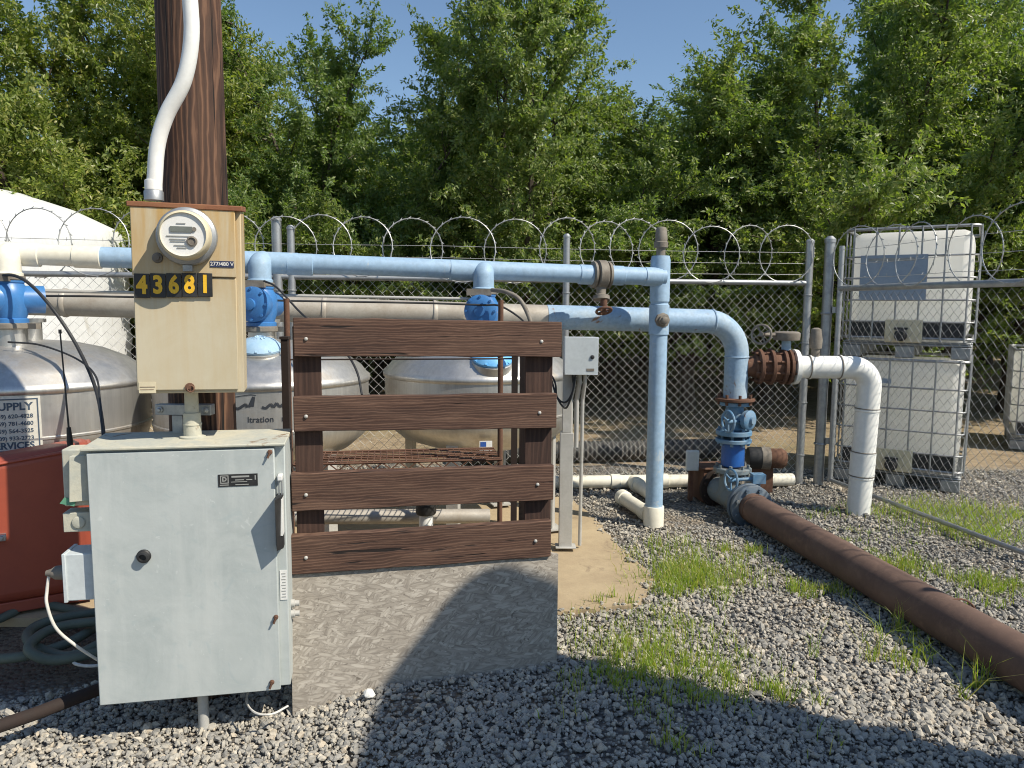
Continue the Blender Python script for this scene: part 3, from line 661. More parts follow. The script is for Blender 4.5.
# ------------------------------------------------------------------ intermediate bulk totes
def make_tote(label, loc, rz, group, valve=True, card=True):
    t = thing('liquid_tote', label, 'tote', loc, rz, group); w, d, h = .96, 1.12, 1.08      # origin: near right bottom corner; x runs left (negative), y away
    b = MB(); b.box((-w + .035, .035, .16), (-.035, d - .035, h - .035)); bt = b.build('bottle', 'ibcpoly', t, world=False, bevel=.07)
    b = MB(); r = .0078
    def ring(z, rr=r): b.tube(arcpath([(-w / 2, .0, z), (-.0, .0, z), (0, d, z), (-w, d, z), (-w, 0, z), (-w / 2, 0, z)], .07, 5), rr, 6, caps=False)
    for z in (.30, .48, .66, .84): ring(z)
    ring(h - .012, .014); ring(.165, .012)
    for i in range(6): x = -w * (.06 + .88 * i / 5); b.tube([(x, -.012, .14), (x, -.012, h)], r, 6); b.tube([(x, d + .012, .14), (x, d + .012, h)], r, 6)
    for i in range(6): y = d * (.06 + .88 * i / 5); b.tube([(.012, y, .14), (.012, y, h)], r, 6); b.tube([(-w - .012, y, .14), (-w - .012, y, h)], r, 6)
    b.build('cage', 'cage', t, world=False)
    b = MB()
    for x in (-.075, -w / 2, -w + .075):
        for y in (.07, d / 2, d - .07): b.box((x - .07, y - .065, 0), (x + .07, y + .065, .10))
    for y in (.07, d / 2, d - .07): b.box((-w, y - .06, .102), (0, y + .06, .12))
    b.box((-w + .01, .01, .122), (-.01, d - .01, .138)); b.build('pallet', 'cage', t, world=False, bevel=.008)
    b = MB(); b.box((-w + .05, -.004, .165), (-.05, .02, .295)); sp = b.build('lower_skirt', 'black', t, world=False, bevel=.004)
    b = MB(); b.box((-w * .66, -.022, .13), (-w * .37, -.006, .32)); b.build('valve_cover', 'creamplastic', t, world=False, bevel=.012)
    b = MB(); b.lathe((-w * .53, -.02, .19), (0, -1, 0), [(.045, 0), (.05, .01), (.05, .05), (.035, .055), (.035, .09)], 20); b.box((-w * .53 - .05, -.07, .235), (-w * .53 + .05, -.05, .255)); b.build('valve', 'black', t, world=False)
    if card:
        b = MB(); b.box((-w * .88, -.026, .48), (-w * .36, -.020, .85)); c = b.build('info_sheet', 'ibcgrey', t, world=False)
        b = MB(); b.box((-w * .82, -.0275, .80), (-w * .46, -.0265, .825)); b.build('stripe', 'inkgrey', c, world=False)
    else:
        b = MB(); b.box((-w * .66, -.020, .87), (-w * .57, -.016, .91)); b.build('tag', 'ibcgrey', t, world=False)
    return t
arot = -rad(32); tc = gd(960, 494); tc.z = 0
t1 = make_tote('white caged liquid tote on the gravel, underneath another tote', tc, arot, 'caged liquid totes', card=False)
t2 = make_tote('white caged liquid tote with blue-grey sheet, stacked on top of another tote', tc + Vector((.02, .01, 1.085)), arot, 'caged liquid totes')
q = gd(1008, 449)
t3 = dup(t1, (q.x + .96 * cos(rad(31)), q.y - .96 * sin(rad(31)), 0), rad(-31), 'white caged liquid tote standing alone behind the gate at the right edge')

# ------------------------------------------------------------------ filter tanks
TANKS = [(-2.75, 4.25, 'stainless filter tank at far left carrying a lettered supply sign'),
         (-1.50, 4.52, 'stainless filter tank behind the meter pole with worn black script logo'),
         (-.22, 4.98, 'stainless filter tank behind the right half of the wooden boards')]
TR_ = .62
def make_filter():
    t = thing('filter_tank', TANKS[0][2], 'tank', (TANKS[0][0], TANKS[0][1], 0), 0, 'stainless filter tanks')
    b = MB(); R = TR_
    b.lathe((0, 0, 0), (0, 0, 1), [(.10, .56), (.35, .585), (R * .82, .64), (R * .97, .72), (R, .78), (R, .80), (R + .006, .805), (R + .006, .815), (R, .82), (R, 1.035), (R + .009, 1.04), (R + .012, 1.055), (R + .009, 1.072), (R * .985, 1.085),
        (R * .93, 1.13), (R * .82, 1.18), (R * .62, 1.235), (R * .38, 1.272), (R * .15, 1.285)], 72)
    b.build('vessel', 'stainless', t, world=False, ang=50)
    for k in range(4):
        a = pi / 4 + k * pi / 2 + .16; x, y = cos(a) * (R * .80), sin(a) * (R * .80); b = MB(); b.bar((x, y, .032), (x, y, .80), .075, .05, (cos(a), sin(a), 0)); b.box((x - .07, y - .07, .031), (x + .07, y + .07, .04)); b.build('leg', 'strut', t, world=False)
    b = MB(); b.lathe((0, 0, 1.27), (0, 0, 1), [(.078, 0), (.078, .115), (.10, .115), (.10, .135)], 28); b.build('neck', 'stainless', t, world=False)
    return t
tk = [make_filter()]
for X, Y, lb in TANKS[1:]: tk.append(dup(tk[0], (X, Y, 0), rad(20) if X > -1 else rad(8), lb))
# manway covers on the domes
for i, (dx, dy, m) in enumerate(((-.20, -.34, 'bluecap'), (.09, -.33, 'bluepale'), (.10, -.50, 'bluecap'))):
    ax = Vector((dx * .7, dy * .7, 1)).normalized(); c = Vector((dx, dy, 1.215, )) if i < 2 else Vector((dx, dy, 1.145)); X, Y = TANKS[i][:2]; I = Matrix.Rotation(-tk[i].rotation_euler.z, 3, 'Z'); ax = I @ ax; c = I @ c
    b = MB(); b.lathe(c, ax, [(.125, -.03), (.125, .025), (.115, .03)], 32); b.build('manway_ring', 'stainless', tk[i], world=False)
    b = MB(); b.lathe(c + ax * .03, ax, [(.118, 0), (.122, .012), (.11, .03), (.085, .052), (.04, .066), (.01, .068)], 32)
    x, y, z = frame(ax)
    for k in range(10):
        a = 2 * pi * k / 10; d = x * cos(a) + y * sin(a); b.bar(c + ax * .042 + d * .12, c + ax * .098 + d * .02, .012, .018, ax)
    b.build('manway_cover', m, tk[i], world=False)
# curved sign and lettering wrapped on the vessels
def wrap(mb, v, f, tank, th0, z0, lift, R=TR_):
    out = [Vector((sin(th0 + q.x / R) * (R + lift + q.z), -cos(th0 + q.x / R) * (R + lift + q.z), z0 + q.y)) for q in v]; mb.add(out, f)
def theta_at(tank, px, z):
    best = None
    for k in range(-160, 161):
        th = k * .01; p = Vector((TANKS[tank][0] + sin(th) * TR_, TANKS[tank][1] - cos(th) * TR_, z)); d = p - Vector((0, 0, CAM_H)); x = 512 + FPX * d.dot(rv) / d.dot(fw)
        if best is None or abs(x - px) < best[0]: best = (abs(x - px), th)
    return best[1]
def grid(w, h, n, t=.003):
    v = []; f = []
    for i in range(n + 1):
        x = -w / 2 + w * i / n; v += [Vector((x, -h / 2, 0)), Vector((x, h / 2, 0)), Vector((x, h / 2, t)), Vector((x, -h / 2, t))]
    for i in range(n):
        o = i * 4; f += [(o, o + 1, o + 5, o + 4), (o + 1, o + 2, o + 6, o + 5), (o + 2, o + 3, o + 7, o + 6), (o + 3, o, o + 4, o + 7)]
    f += [(0, 3, 2, 1), (n * 4, n * 4 + 1, n * 4 + 2, n * 4 + 3)]; return v, f
th1 = theta_at(0, 41.5, .92); SW, SH = .44, .285; thc = th1 - SW / 2 / TR_
I0 = Matrix.Identity(3)
b = MB(); v, f = grid(SW, SH, 20, .003); wrap(b, v, f, 0, thc, .888, .002); sg = b.build('sign', 'sign', tk[0], world=False); sg['label'] = 'bordered supply sign with phone numbers'
b = MB()
for (w, h, x, y) in ((SW - .02, .006, 0, SH / 2 - .013), (SW - .02, .006, 0, -SH / 2 + .013)):
    v, f = grid(w, h, 20, .001); wrap(b, [q + Vector((x, y, 0)) for q in v], f, 0, thc, .888, .0055)
for x in (SW / 2 - .013, -SW / 2 + .013):
    v, f = grid(.006, SH - .026, 1, .001); wrap(b, [q + Vector((x, 0, 0)) for q in v], f, 0, thc, .888, .0055)
b.build('border', 'inkblue', sg, world=False)
def sline(s, size, y, bold, m, sx=1.0):
    v, f = text(s, size, bold, .0006, 'RIGHT', sx); b = MB(); wrap(b, [q + Vector((SW / 2 - .034, y, 0)) for q in v], f, 0, thc, .888, .0058); b.build('lettering', m, sg, world=False)
sline('SUPPLY', .052, .092, .0016, 'inkblue', 1.0)
for k, s in enumerate(('(559) 620-4828', '(559) 781-4680', '(559) 564-3525', '(209) 933-2723')): sline(s, .028, .044 - k * .037, .0006, 'inkblue', .98)
sline('SERVICES', .046, -.104, .0014, 'inkblue', 1.0)
def script(tank, px0, px1, py, Y):  # worn brush script and faded word on the second vessel
    rz = tk[tank].rotation_euler.z; z = at((px0 + px1) / 2, py, TANKS[tank][1] - TR_ + .02).z
    tA, tB = theta_at(tank, px0, z), theta_at(tank, px1, z); W = (tB - tA) * TR_; tc_ = (tA + tB) / 2
    strokes = [[(-.5, -.10), (-.42, -.16), (-.30, .02), (-.26, .06), (-.24, -.10)], [(-.20, -.08), (-.12, .35), (-.10, .42), (-.13, -.06)], [(.06, -.10), (.14, -.16), (.24, .03), (.30, -.12), (.36, .08), (.42, -.1), (.5, .02), (.47, -.13)], [(-.5, .45), (-.2, .56), (-.05, .54)]]
    for st_ in strokes:
        mb = MB()
        P = spline([(x, y, 0) for x, y in st_], 6)
        for a, c in zip(P, P[1:]):
            wd = .014 if st_ is not strokes[3] else .004
            for q in ([Vector((a.x, a.y, 0)), Vector((c.x, c.y, 0))],):
                d = (q[1] - q[0]); d.x *= W; d.y *= .1; nn = Vector((-d.y, d.x, 0)).normalized() * wd / 2
                p0, p1 = Vector((q[0].x * W, q[0].y * .1, 0)), Vector((q[1].x * W, q[1].y * .1, 0))
                v = [p0 - nn, p1 - nn, p1 + nn, p0 + nn]; v = v + [k + Vector((0, 0, .001)) for k in v]
                wrap(mb, v, [(0, 1, 2, 3), (4, 5, 6, 7), (0, 1, 5, 4), (2, 3, 7, 6), (1, 2, 6, 5), (3, 0, 4, 7)], tank, tc_ - rz, z + .03, .0015)
        mb.build('logo_stroke', 'ink', tk[tank], world=False, smooth=False)
    v, f = text('ltration   r', .045, .0004, .0006); mb = MB(); wrap(mb, [q + Vector((.035, 0, 0)) for q in v], f, tank, tc_ - rz, z - .047, .0015); mb.build('lettering', 'ink', tk[tank], world=False)
script(1, 234, 284, 411, 0)
z = at(484, 446, 4.37).z; tt = theta_at(2, 486, z) - tk[2].rotation_euler.z
b = MB(); v, f = grid(.075, .065, 4, .001); wrap(b, v, f, 2, tt, z, .002); s_ = b.build('sticker', 'stickerwhite', tk[2], world=False)
b = MB(); v, f = grid(.034, .028, 3, .0006); wrap(b, [q + Vector((-.015, .012, 0)) for q in v], f, 2, tt, z, .0035); b.build('print', 'bluesticker', s_, world=False)

# ------------------------------------------------------------------ pipework
PL = lambda X: 4.766 + .238 * X
def pp(px, py):       # point of the upper pipe line under a picture column
    k = (px - 512) / FPX; X = k * 4.766 / (1 - .238 * k); return at(px, py, PL(X))
a0, a1, a2, a3 = pp(-60, 250), pp(96, 257), pp(264, 262), pp(664, 277)
up = thing('upper_manifold', 'upper pale blue pvc manifold pipe with cream left end', 'pipe', a2)
R4 = .0575; dz = Vector((0, 0, 1)); pd = (a3 - a1).normalized()
b = MB(); b.tube([a1, a2, a3], R4, 28)
for c, hl, k in ((pp(300, 264.4), .075, 1.12), (pp(470, 270.5), .13, 1.10), (pp(586, 274.6), .05, 1.1), (pp(616, 275.5), .05, 1.1), (pp(652, 276.8), .06, 1.08), (pp(270, 262.8), .16, 1.10)):
    b.lathe(c - pd * hl, pd, [(R4, 0), (R4 * k, .004), (R4 * k, 2 * hl - .004), (R4, 2 * hl)], 28)
b.build('blue_run', 'bluepipe', up)
b = MB(); b.tube([a0, a1 + (a0 - a1).normalized() * -.0], R4, 28); pd0 = (a1 - a0).normalized()
for c, hl, k in ((pp(20, 254.2), .10, 1.12), (pp(88, 256.8), .07, 1.1)): b.lathe(c - pd0 * hl, pd0, [(R4, 0), (R4 * k, .004), (R4 * k, 2 * hl - .004), (R4, 2 * hl)], 28)
b.build('cream_run', 'pvc', up)
# drop elbows and valve bodies at each tank
def drop(px, py, m, label, i, ang):
    c = pp(px, py); base = Vector((c.x + .01, c.y - .05, 0)); top = c.z
    b = MB(); b.tube(arcpath([c + Vector((0, .0, 0)), c + Vector((0, -.06, -.01)), c + Vector((.0, -.06, -.14))], .05, 6), [.064] * 9, 24)
    b.lathe(c + Vector((0, -.06, -.15)), dz, [(.07, 0), (.072, .01), (.072, .045), (.064, .05)], 24); b.build('drop_elbow', m, up)
    vz = top - .245; vc = c + Vector((0, -.06, -.245))
    t = thing('backwash_valve', label, 'valve', vc, 0, 'blue three way backwash valves')
    b = MB(); b.lathe((0, 0, 0), (0, 0, 1), [(.06, -.13), (.085, -.125), (.085, -.105), (.075, -.10), (.09, -.05), (.095, 0), (.09, .05), (.07, .085), (.075, .09), (.075, .105), (.05, .11)], 32)
    x, y = sin(ang), -cos(ang); ax = Vector((x, y, 0))
    b.lathe((0, 0, 0), ax, [(.085, .0), (.098, .07), (.10, .09), (.10, .105), (.085, .115), (.05, .122), (.032, .123), (.032, .142), (.01, .146)], 32)
    for k in range(8):
        a = 2 * pi * k / 8; s1 = frame(ax); p = (s1[0] * cos(a) + s1[1] * sin(a)) * .088; b.cyl(p + ax * .10, p + ax * .122, .008, seg=6)
    b.lathe((0, 0, 0), -ax, [(.075, 0), (.075, .16)], 24)
    b.build('body', 'bluevalve', t, world=False)
    b = MB(); b.lathe((0, 0, .098), (0, 0, 1), [(.072, 0), (.08, .008), (.08, .026), (.06, .03)], 28); b.bar((-.085, -.02, .112), (-.085, .05, .112), .03, .03); b.box((-.10, -.085, .095), (.05, -.05, .135)); b.build('clamp', 'castgrey', t, world=False)
    b = MB(); b.lathe((0, 0, -.125), (0, 0, -1), [(.088, 0), (.102, .006), (.102, .028), (.088, .034)], 28); b.bar((.1, 0, -.142), (.16, -.02, -.142), .03, .03); b.build('lower_clamp', 'castgrey', t, world=False)
    nb = vz - .16; b = MB(); b.lathe((0, 0, -.155), (0, 0, -1), [(.075, 0), (.075, vz - .155 - 1.255)], 24); b.build('riser_neck', 'stainless', t, world=False)
    return c
d0 = drop(14, 254, 'pvc', 'blue backwash valve over the far left tank under a cream elbow', 0, -.9)
d1 = drop(263, 262, 'bluepipe', 'blue backwash valve right beside the meter box', 1, -.15)
d2 = drop(484, 271.5, 'bluepipe', 'blue backwash valve above the wooden boards', 2, -.15)
# upright with vent cap
vb = gd(655, 528); vx, vy = vb.x, vb.y + .06; P1 = Vector((vx, vy, 0))
upr = thing('upright_pipe', 'pale blue upright pvc pipe with cream base and grey air vent', 'pipe', P1)
ztop = at(664, 256, vy).z
b = MB(); b.lathe(P1, dz, [(R4 * 1.02, .10), (R4 * 1.02, ztop - .30), (R4 * 1.13, ztop - .30), (R4 * 1.13, ztop - .03), (R4 * 1.02, ztop), (.03, ztop)], 32)
z1 = at(662, 320, vy).z; b.lathe(P1 + dz * (z1 - .10), dz, [(R4, 0), (R4 * 1.15, .004), (R4 * 1.15, .20), (R4, .204)], 32); b.build('shaft', 'bluepipe', upr)
b = MB(); b.lathe(P1, dz, [(R4 * 1.2, 0), (R4 * 1.2, .135), (R4 * 1.15, .14), (R4 * 1.0, .14)], 32); b.build('base_socket', 'pvc', upr)
b = MB(); b.lathe(P1 + dz * ztop, dz, [(.03, 0), (.03, .05), (.045, .055), (.047, .09), (.04, .095), (.042, .11), (.036, .17), (.030, .185), (.012, .19)], 24); b.build('air_vent', 'castgrey', upr)
b = MB(); q = P1 + dz * z1; dv = Vector((.18, -1, 0)).normalized(); b.lathe(q + dv * .05, dv, [(.05, 0), (.05, .02), (.034, .025), (.034, .045), (.024, .045), (.024, .07), (.016, .075)], 8); b.build('side_plug', 'castgrey', upr)
# valve hanging on the upper pipe
vc = pp(601, 275); wv = thing('butterfly_valve', 'dusty grey butterfly valve hanging on the upper blue pipe', 'valve', vc)
b = MB(); b.lathe(vc - pd * .032, pd, [(.085, 0), (.095, .006), (.095, .058), (.085, .064)], 28)
for k in (-.05, .05): b.lathe(vc + pd * k - pd * .012, pd, [(.07, 0), (.085, .005), (.085, .02), (.07, .024)], 24)
b.lathe(vc, (0, -.25, -1), [(.045, .06), (.032, .1), (.03, .13), (.055, .14), (.055, .165), (.03, .17)], 16)
b.build('body', 'castgrey', wv)
b = MB(); c = vc + Vector((.015, -.06, -.20)); b.lathe(c + Vector((0, 0, .05)), (0, 0, -1), [(.022, 0), (.022, .05)], 12); b.wheel(c + Vector((0, -.01, -.03)), (.15, -.5, -1), .048, .009, 5); b.build('gear_wheel', 'rust', wv)

# lower header pipe
LP = lambda X: 5.13 + .17 * X
def lp(px, py):
    k = (px - 512) / FPX; X = k * 5.13 / (1 - .17 * k); return at(px, py, LP(X))
R6 = .084; h0, h1, h2, h3 = lp(-60, 299), lp(40, 302), lp(546, 317), lp(738, 322)
low = thing('lower_header', 'large lower header pipe, bare grey at left and pale blue at right, bending down', 'pipe', h2)
b = MB(); b.tube([h0, h1, h2], R6 * .98, 28); pdl = (h2 - h1).normalized()
for px in (72, 330, 440): c = lp(px, 302 + (px - 40) * .0296); b.lathe(c - pdl * .05, pdl, [(R6, 0), (R6 * 1.07, .006), (R6 * 1.07, .02), (R6, .03)], 28)
b.build('grey_run', 'tanpipe', low)
foot = Vector((h3.x, h3.y, at(737, 398, h3.y).z))
b = MB(); b.tube(arcpath([h2 + pdl * .002, h3, foot], .24, 12), R6, 32)
c = lp(712, 321.5); b.torus(c, pdl, R6 * 1.0, .007, 32, 6); c = Vector((h3.x, h3.y, h3.z - .25)); b.torus(c, dz, R6, .006, 32, 6)
b.build('blue_run', 'blueworn', low)
b = MB(); b.lathe(foot - dz * .02, dz, [(.135, 0), (.14, .004), (.14, .02), (.13, .024)], 36)
for k in range(8): a = 2 * pi * k / 8; b.cyl(foot + Vector((cos(a) * .118, sin(a) * .118, -.045)), foot + Vector((cos(a) * .118, sin(a) * .118, .03)), .011, seg=6)
b.build('foot_flange', 'rust', low)

# blue gate valve, spool and tee down to the ground pipe
CX, CY = foot.x, foot.y
def cz(py): return at(735, py, CY).z
gv = thing('gate_valve', 'upper blue gate valve with side handwheel below the header elbow', 'valve', (CX, CY, cz(437)))
b = MB(); o = Vector((CX, CY, 0)); za, zb = cz(437), foot.z - .024
b.lathe(o, dz, [(.075, za + .06), (.062, za + .09), (.075, za + .14), (.06, zb - .03), (.11, zb - .028), (.115, zb - .003)], 28)
b.flange(o + dz * (za + .035), dz, .128, .035, 8, .012, .022)
b.lathe(o + dz * (za + .14), (.6, -.8, .0), [(.04, .03), (.045, .09), (.068, .10), (.072, .135), (.06, .145), (.03, .15), (.026, .168)], 24)
b.build('body', 'bluedust', gv)
b = MB(); ax = Vector((-.95, -.31, 0)).normalized(); hc = o + dz * (za + .125) + Vector((-.085, -.14, .01)); b.wheel(hc, ax, .075, .009, 3); b.tube([hc, o + dz * (za + .12) + Vector((.05, -.05, 0))], .014, 10); b.build('handwheel', 'bluedust', gv)
spz, spb = cz(439), cz(466)
sp = thing('spool_piece', 'short bright royal blue pipe spool between two flanges', 'pipe', (CX, CY, spb))
b = MB(); b.lathe(o, dz, [(.075, spb), (.083, spb + .01), (.083, spz - .03), (.075, spz - .02)], 36); b.build('barrel', 'bluedark', sp)
b = MB(); b.flange(o + dz * (spz - .008), dz, .128, .028, 8, .012, .02); b.build('flange', 'bluedust', sp)
# ground pipe axis
ZP = .115; g0 = gd(750, 510, ZP); g1 = gd(1040, 674, ZP); gdv = (g1 - g0).normalized()
# tee: runs along the pipe axis, branch goes up to the spool
tcn = Vector((CX, CY, ZP)); tee = thing('pipe_tee', 'dusty blue-grey flanged tee joining the spool to the rusty ground pipe', 'pipe fitting', (CX, CY, 0))
tend = tcn + gdv * .26; tback = tcn - gdv * .22
b = MB(); b.tube([tback, tend], .098, 28); b.lathe(o, dz, [(.098, ZP), (.09, ZP + .10), (.086, spb - .055), (.09, spb - .05)], 32)
b.flange(o + dz * (spb - .025), dz, .135, .036, 8, .012, .024); b.build('body', 'teegrey', tee)
b = MB(); b.flange(tend, gdv, .155, .032, 8, .014, .03); b.flange(tend + gdv * .05, gdv, .152, .028, 8, .014, .02); b.build('end_flange', 'flangegrey', tee)
b = MB(); b.flange(tback, gdv, .15, .03, 8, .013, .025); b.build('back_flange', 'rustdark', tee)
b = MB(); ax = Vector((-.95, -.32, .05)).normalized(); hc = at(731, 480, CY - .19); b.wheel(hc, ax, .075, .0085, 3); q = hc + Vector((.20, .03, .005)); b.tube([hc, q], .012, 10); b.box(q - Vector((.045, .04, .03)), q + Vector((.045, .04, .035))); b.cyl(q - dz * .03, q - dz * .14, .02, seg=12); b.build('handwheel', 'bluedust', tee)
rp = thing('rusty_pipe', 'long rusty brown steel pipe lying on the gravel towards the right corner', 'pipe', (g0.x, g0.y, 0))
b = MB(); s0 = tend + gdv * .064; b.tube([s0, s0.lerp(g1, .5), g1 + gdv * 1.2], .101, 40); b.build('barrel', 'rustpipe', rp)
for q_ in (1.9, .06): b = MB(); b.torus(s0 + gdv * q_, gdv, .1005, .005, 40, 6); b.build('weld_bead', 'rust', rp)
bx = thing('rusty_sump', 'rusty square steel sump box behind the pipe tee', 'box', tback - gdv * .13 - dz * (tback - gdv * .13).z, math.atan2(gdv.y, gdv.x))
b = MB(); b.box((-.11, -.11, 0), (.10, .11, .255)); b.build('box', 'rust', bx, world=False, bevel=.006)
b = MB(); b.box((-.13, -.13, .257), (.115, .13, .272)); b.build('lid', 'rust', bx, world=False, bevel=.003)
# white discharge branch
br = thing('discharge_pipe', 'white pvc discharge pipe bending down into the gravel by the gate', 'pipe', gd(860, 511))
yb = CY + .01; zb_ = at(820, 367, yb).z; c0 = Vector((CX, yb, zb_)); wf = gd(858, 512); wf.z = -.05; rw = .082
co = Vector((wf.x + .03, yb - .02, zb_)); wdir = (co - c0).normalized(); x0 = c0 + wdir * .42
b = MB(); b.tube(arcpath([x0, co, wf], .135, 12), rw, 32)
dn = (wf - co).normalized()
for c, ax in ((x0 + wdir * .10, wdir), (x0 + wdir * .32, wdir)): b.lathe(c, ax, [(rw, 0), (rw * 1.08, .003), (rw * 1.08, .012), (rw, .014)], 32)
for s in (.30, .62, .80): c = co + dn * s; b.lathe(c, dn, [(rw, 0), (rw * 1.06, .003), (rw * 1.06, .015 if s < .5 else .17 if s < .7 else .012), (rw, .02 if s < .5 else .173 if s < .7 else .015)], 32)
b.build('run', 'pvcwhite', br)
for c, ax in ((x0 + wdir * .098, wdir), (x0 + wdir * .318, wdir), (co + dn * .296, dn), (co + dn * .616, dn), (co + dn * .795, dn)): b = MB(); b.torus(c, ax, rw + .0035, .0035, 32, 6); b.build('joint_shade', 'castgrey', br)  # thin dark rings stand in for the shade in the coupling gaps
b = MB(); q = x0 + wdir * .145 + dz * rw * .9; b.lathe(q, dz, [(.03, 0), (.032, .06), (.042, .062), (.046, .12), (.038, .17), (.034, .20), (.014, .21)], 20); b.build('air_vent', 'castgrey', br)
b = MB(); b.lathe(x0, -wdir, [(rw, -.02), (.125, -.018), (.128, .014), (.10, .018)], 36); b.build('stub_flange', 'pvcwhite', br)
cv = thing('check_valve', 'rusty brown flanged check valve between the blue elbow and white pipe', 'valve', c0 + wdir * .25)
b = MB(); b.lathe(c0 + wdir * .07, wdir, [(.07, 0), (.075, .06), (.09, .07), (.105, .15), (.10, .28), (.08, .31)], 28)
for s, R_, t_ in ((.165, .128, .026), (.245, .132, .026), (.335, .128, .024), (.375, .128, .022)): b.flange(c0 + wdir * s, wdir, R_, t_, 8, .011, .03)
b.build('body', 'rust', cv)
b = MB(); b.lathe(c0 + wdir * .05, wdir, [(.062, 0), (.066, .03), (.06, .06)], 24); b.build('weld_nipple', 'blueworn', cv)
b = MB(); q = c0 + wdir * .355; b.cyl(q + dz * .12, q + dz * .19, .032, seg=16); b.build('stem', 'bluepipe', cv)
b = MB(); b.lathe(q + dz * .19, dz, [(.04, 0), (.09, .004), (.095, .03), (.095, .055), (.08, .065)], 28); b.tube([q + dz * .225, q + dz * .225 + Vector((-.19, -.05, .01))], .014, 8); b.build('gearbox', 'castgrey', cv)
b = MB(); b.wheel(q + dz * .235 + Vector((-.20, -.055, .0)), (-.55, -.83, .1), .068, .0085, 4); b.build('handwheel', 'castgrey', cv)

# ground level pvc lines
gl = thing('drain_line', 'cream pvc drain line lying along the foot of the fence', 'pipe', gd(690, 486))
p0, p1 = Vector((.20, 6.04, .055)), Vector((2.37, 6.20, .055)); dg = (p1 - p0).normalized()
b = MB(); b.tube([p0, p1], .053, 24)
for s in (.62, 1.02): b.lathe(p0 + dg * s, dg, [(.053, 0), (.062, .004), (.062, .08), (.053, .084)], 24)
tq = p0 + dg * .80; e = gd(648, 492, .06); dd = (e - tq).normalized(); b.tube([tq, tq + dd * .5], .053, 24); b.lathe(tq + dd * .10, dd, [(.053, 0), (.062, .004), (.062, .07), (.053, .074)], 24)
b.build('run', 'pvc', gl)
b = MB(); b.lathe(tq + dd * .502, dd, [(.044, -.01), (.044, .001)], 24); b.build('open_end', 'black', gl)
el = thing('drain_stub', 'cream pvc stub with capped end joining the foot of the blue upright', 'pipe', gd(635, 510))
q0 = gd(622, 497, .055); q1 = P1 + dz * .055; dq = (q1 - q0).normalized(); b = MB(); b.tube([q0, q1 - dq * .05], .05, 24); b.lathe(q0 - dq * .01, dq, [(.05, 0), (.059, .006), (.059, .075), (.05, .08)], 24); b.lathe(q1 - dq * .17, dq, [(.05, 0), (.058, .005), (.058, .10)], 24); b.build('run', 'pvc', el)
# black corrugated pipe behind the fence
bp = MB(); q0, q1 = Vector((-.5, 7.0, .10)), Vector((2.05, 7.35, .10)); pts = [q0.lerp(q1, i / 120) for i in range(121)]; bp.tube(pts, [.10 if i % 2 else .088 for i in range(121)], 16)
MT['dustblack'] = mat('dusty black plastic', (.06, .058, .054), (.10, .092, .08), 6, rough=.7, bmp=.1)
tag(bp.build('drainage_pipe', 'dustblack'), 'black corrugated drainage pipe lying on the ground beyond the fence', 'pipe')
# small grey junction box on a short stub post
jb = gd(690, 500); jt = thing('stub_junction_box', 'small grey box on a short rusty post in front of the fence', 'electrical box', jb)
b = MB(); b.bar((0, 0, 0), (0, 0, .28), .045, .03); b.build('post', 'rust', jt, world=False)
b = MB(); b.box((-.05, -.05, .24), (.05, -.018, .40)); b.build('box', 'greybox', jt, world=False, bevel=.008)
# booster motor behind the spool
mo = at(763, 458, 6.0); mt = thing('pump_motor', 'small dark and rusty pump motor behind the blue spool', 'motor', (mo.x, mo.y, 0))
b = MB(); md = Vector((1, -.1, 0)).normalized(); b.lathe(mo - md * .13, md, [(.06, 0), (.085, .01), (.09, .03), (.09, .16), (.075, .17)], 28); b.build('housing', 'black', mt)
b = MB(); b.lathe(mo + md * .04 , md, [(.07, 0), (.08, .03), (.082, .11), (.06, .14), (.02, .145)], 24); b.bar(mo - dz * .08, Vector((mo.x, mo.y, .0)), .05, .16); b.build('volute', 'rust', mt)
b = MB(); b.lathe(mo - md * .02, md, [(.092, 0), (.092, .07)], 28); b.build('band', 'castgrey', mt)

# ------------------------------------------------------------------ utility pole
pc = at(196, 190, 2.97); pole = thing('utility_pole', 'thick creosoted wooden utility pole carrying the meter box', 'pole', (pc.x - .01, 2.98, 0))
b = MB(); seg = 40; vs = []; zs = [-.2, 0, .4, .9, 1.4, 1.9, 2.5, 3.2, 4.5, 6.5]
for z in zs:
    for k in range(seg):
        a = 2 * pi * k / seg; rr = (.130 - .0048 * z) * (1 + .012 * sin(3 * a + .5) + .006 * sin(9 * a + z)); rr -= .016 * max(0, 1 - abs(((a - 5.25 + .05 * sin(z * 2)) + pi) % (2 * pi) - pi) / .10)
        vs.append((rr * cos(a), rr * sin(a), z))
b.add(vs, [(i * seg + k, i * seg + (k + 1) % seg, (i + 1) * seg + (k + 1) % seg, (i + 1) * seg + k) for i in range(len(zs) - 1) for k in range(seg)] + [tuple((len(zs) - 1) * seg + k for k in range(seg))])
b.build('shaft', 'polewood', pole, world=False)
YR = 2.76; rs = [at(px, py, YR) for px, py in ((186, -90), (189.5, -10), (191.5, 37), (184, 80), (166.5, 115), (157.5, 145), (154.5, 183), (154, 199))]
ri = thing('riser_conduit', 'white pvc riser conduit snaking down the pole into the meter box', 'conduit', rs[-1])
top = [rs[0] + dz * 3.5, rs[0] + dz * 1.5]
b = MB(); b.tube(top + spline(rs[:-1], 8) + [rs[-1]], .0265, 24); b.lathe(rs[-1] + dz * .03, dz, [(.0265, 0), (.0295, .002), (.0295, .035), (.0265, .037)], 24); b.build('tube', 'pvcwhite', ri)
b = MB(); b.lathe(rs[-1] + dz * .03, -dz, [(.030, 0), (.033, .004), (.033, .035)], 24); b.build('hub', 'steel', ri)

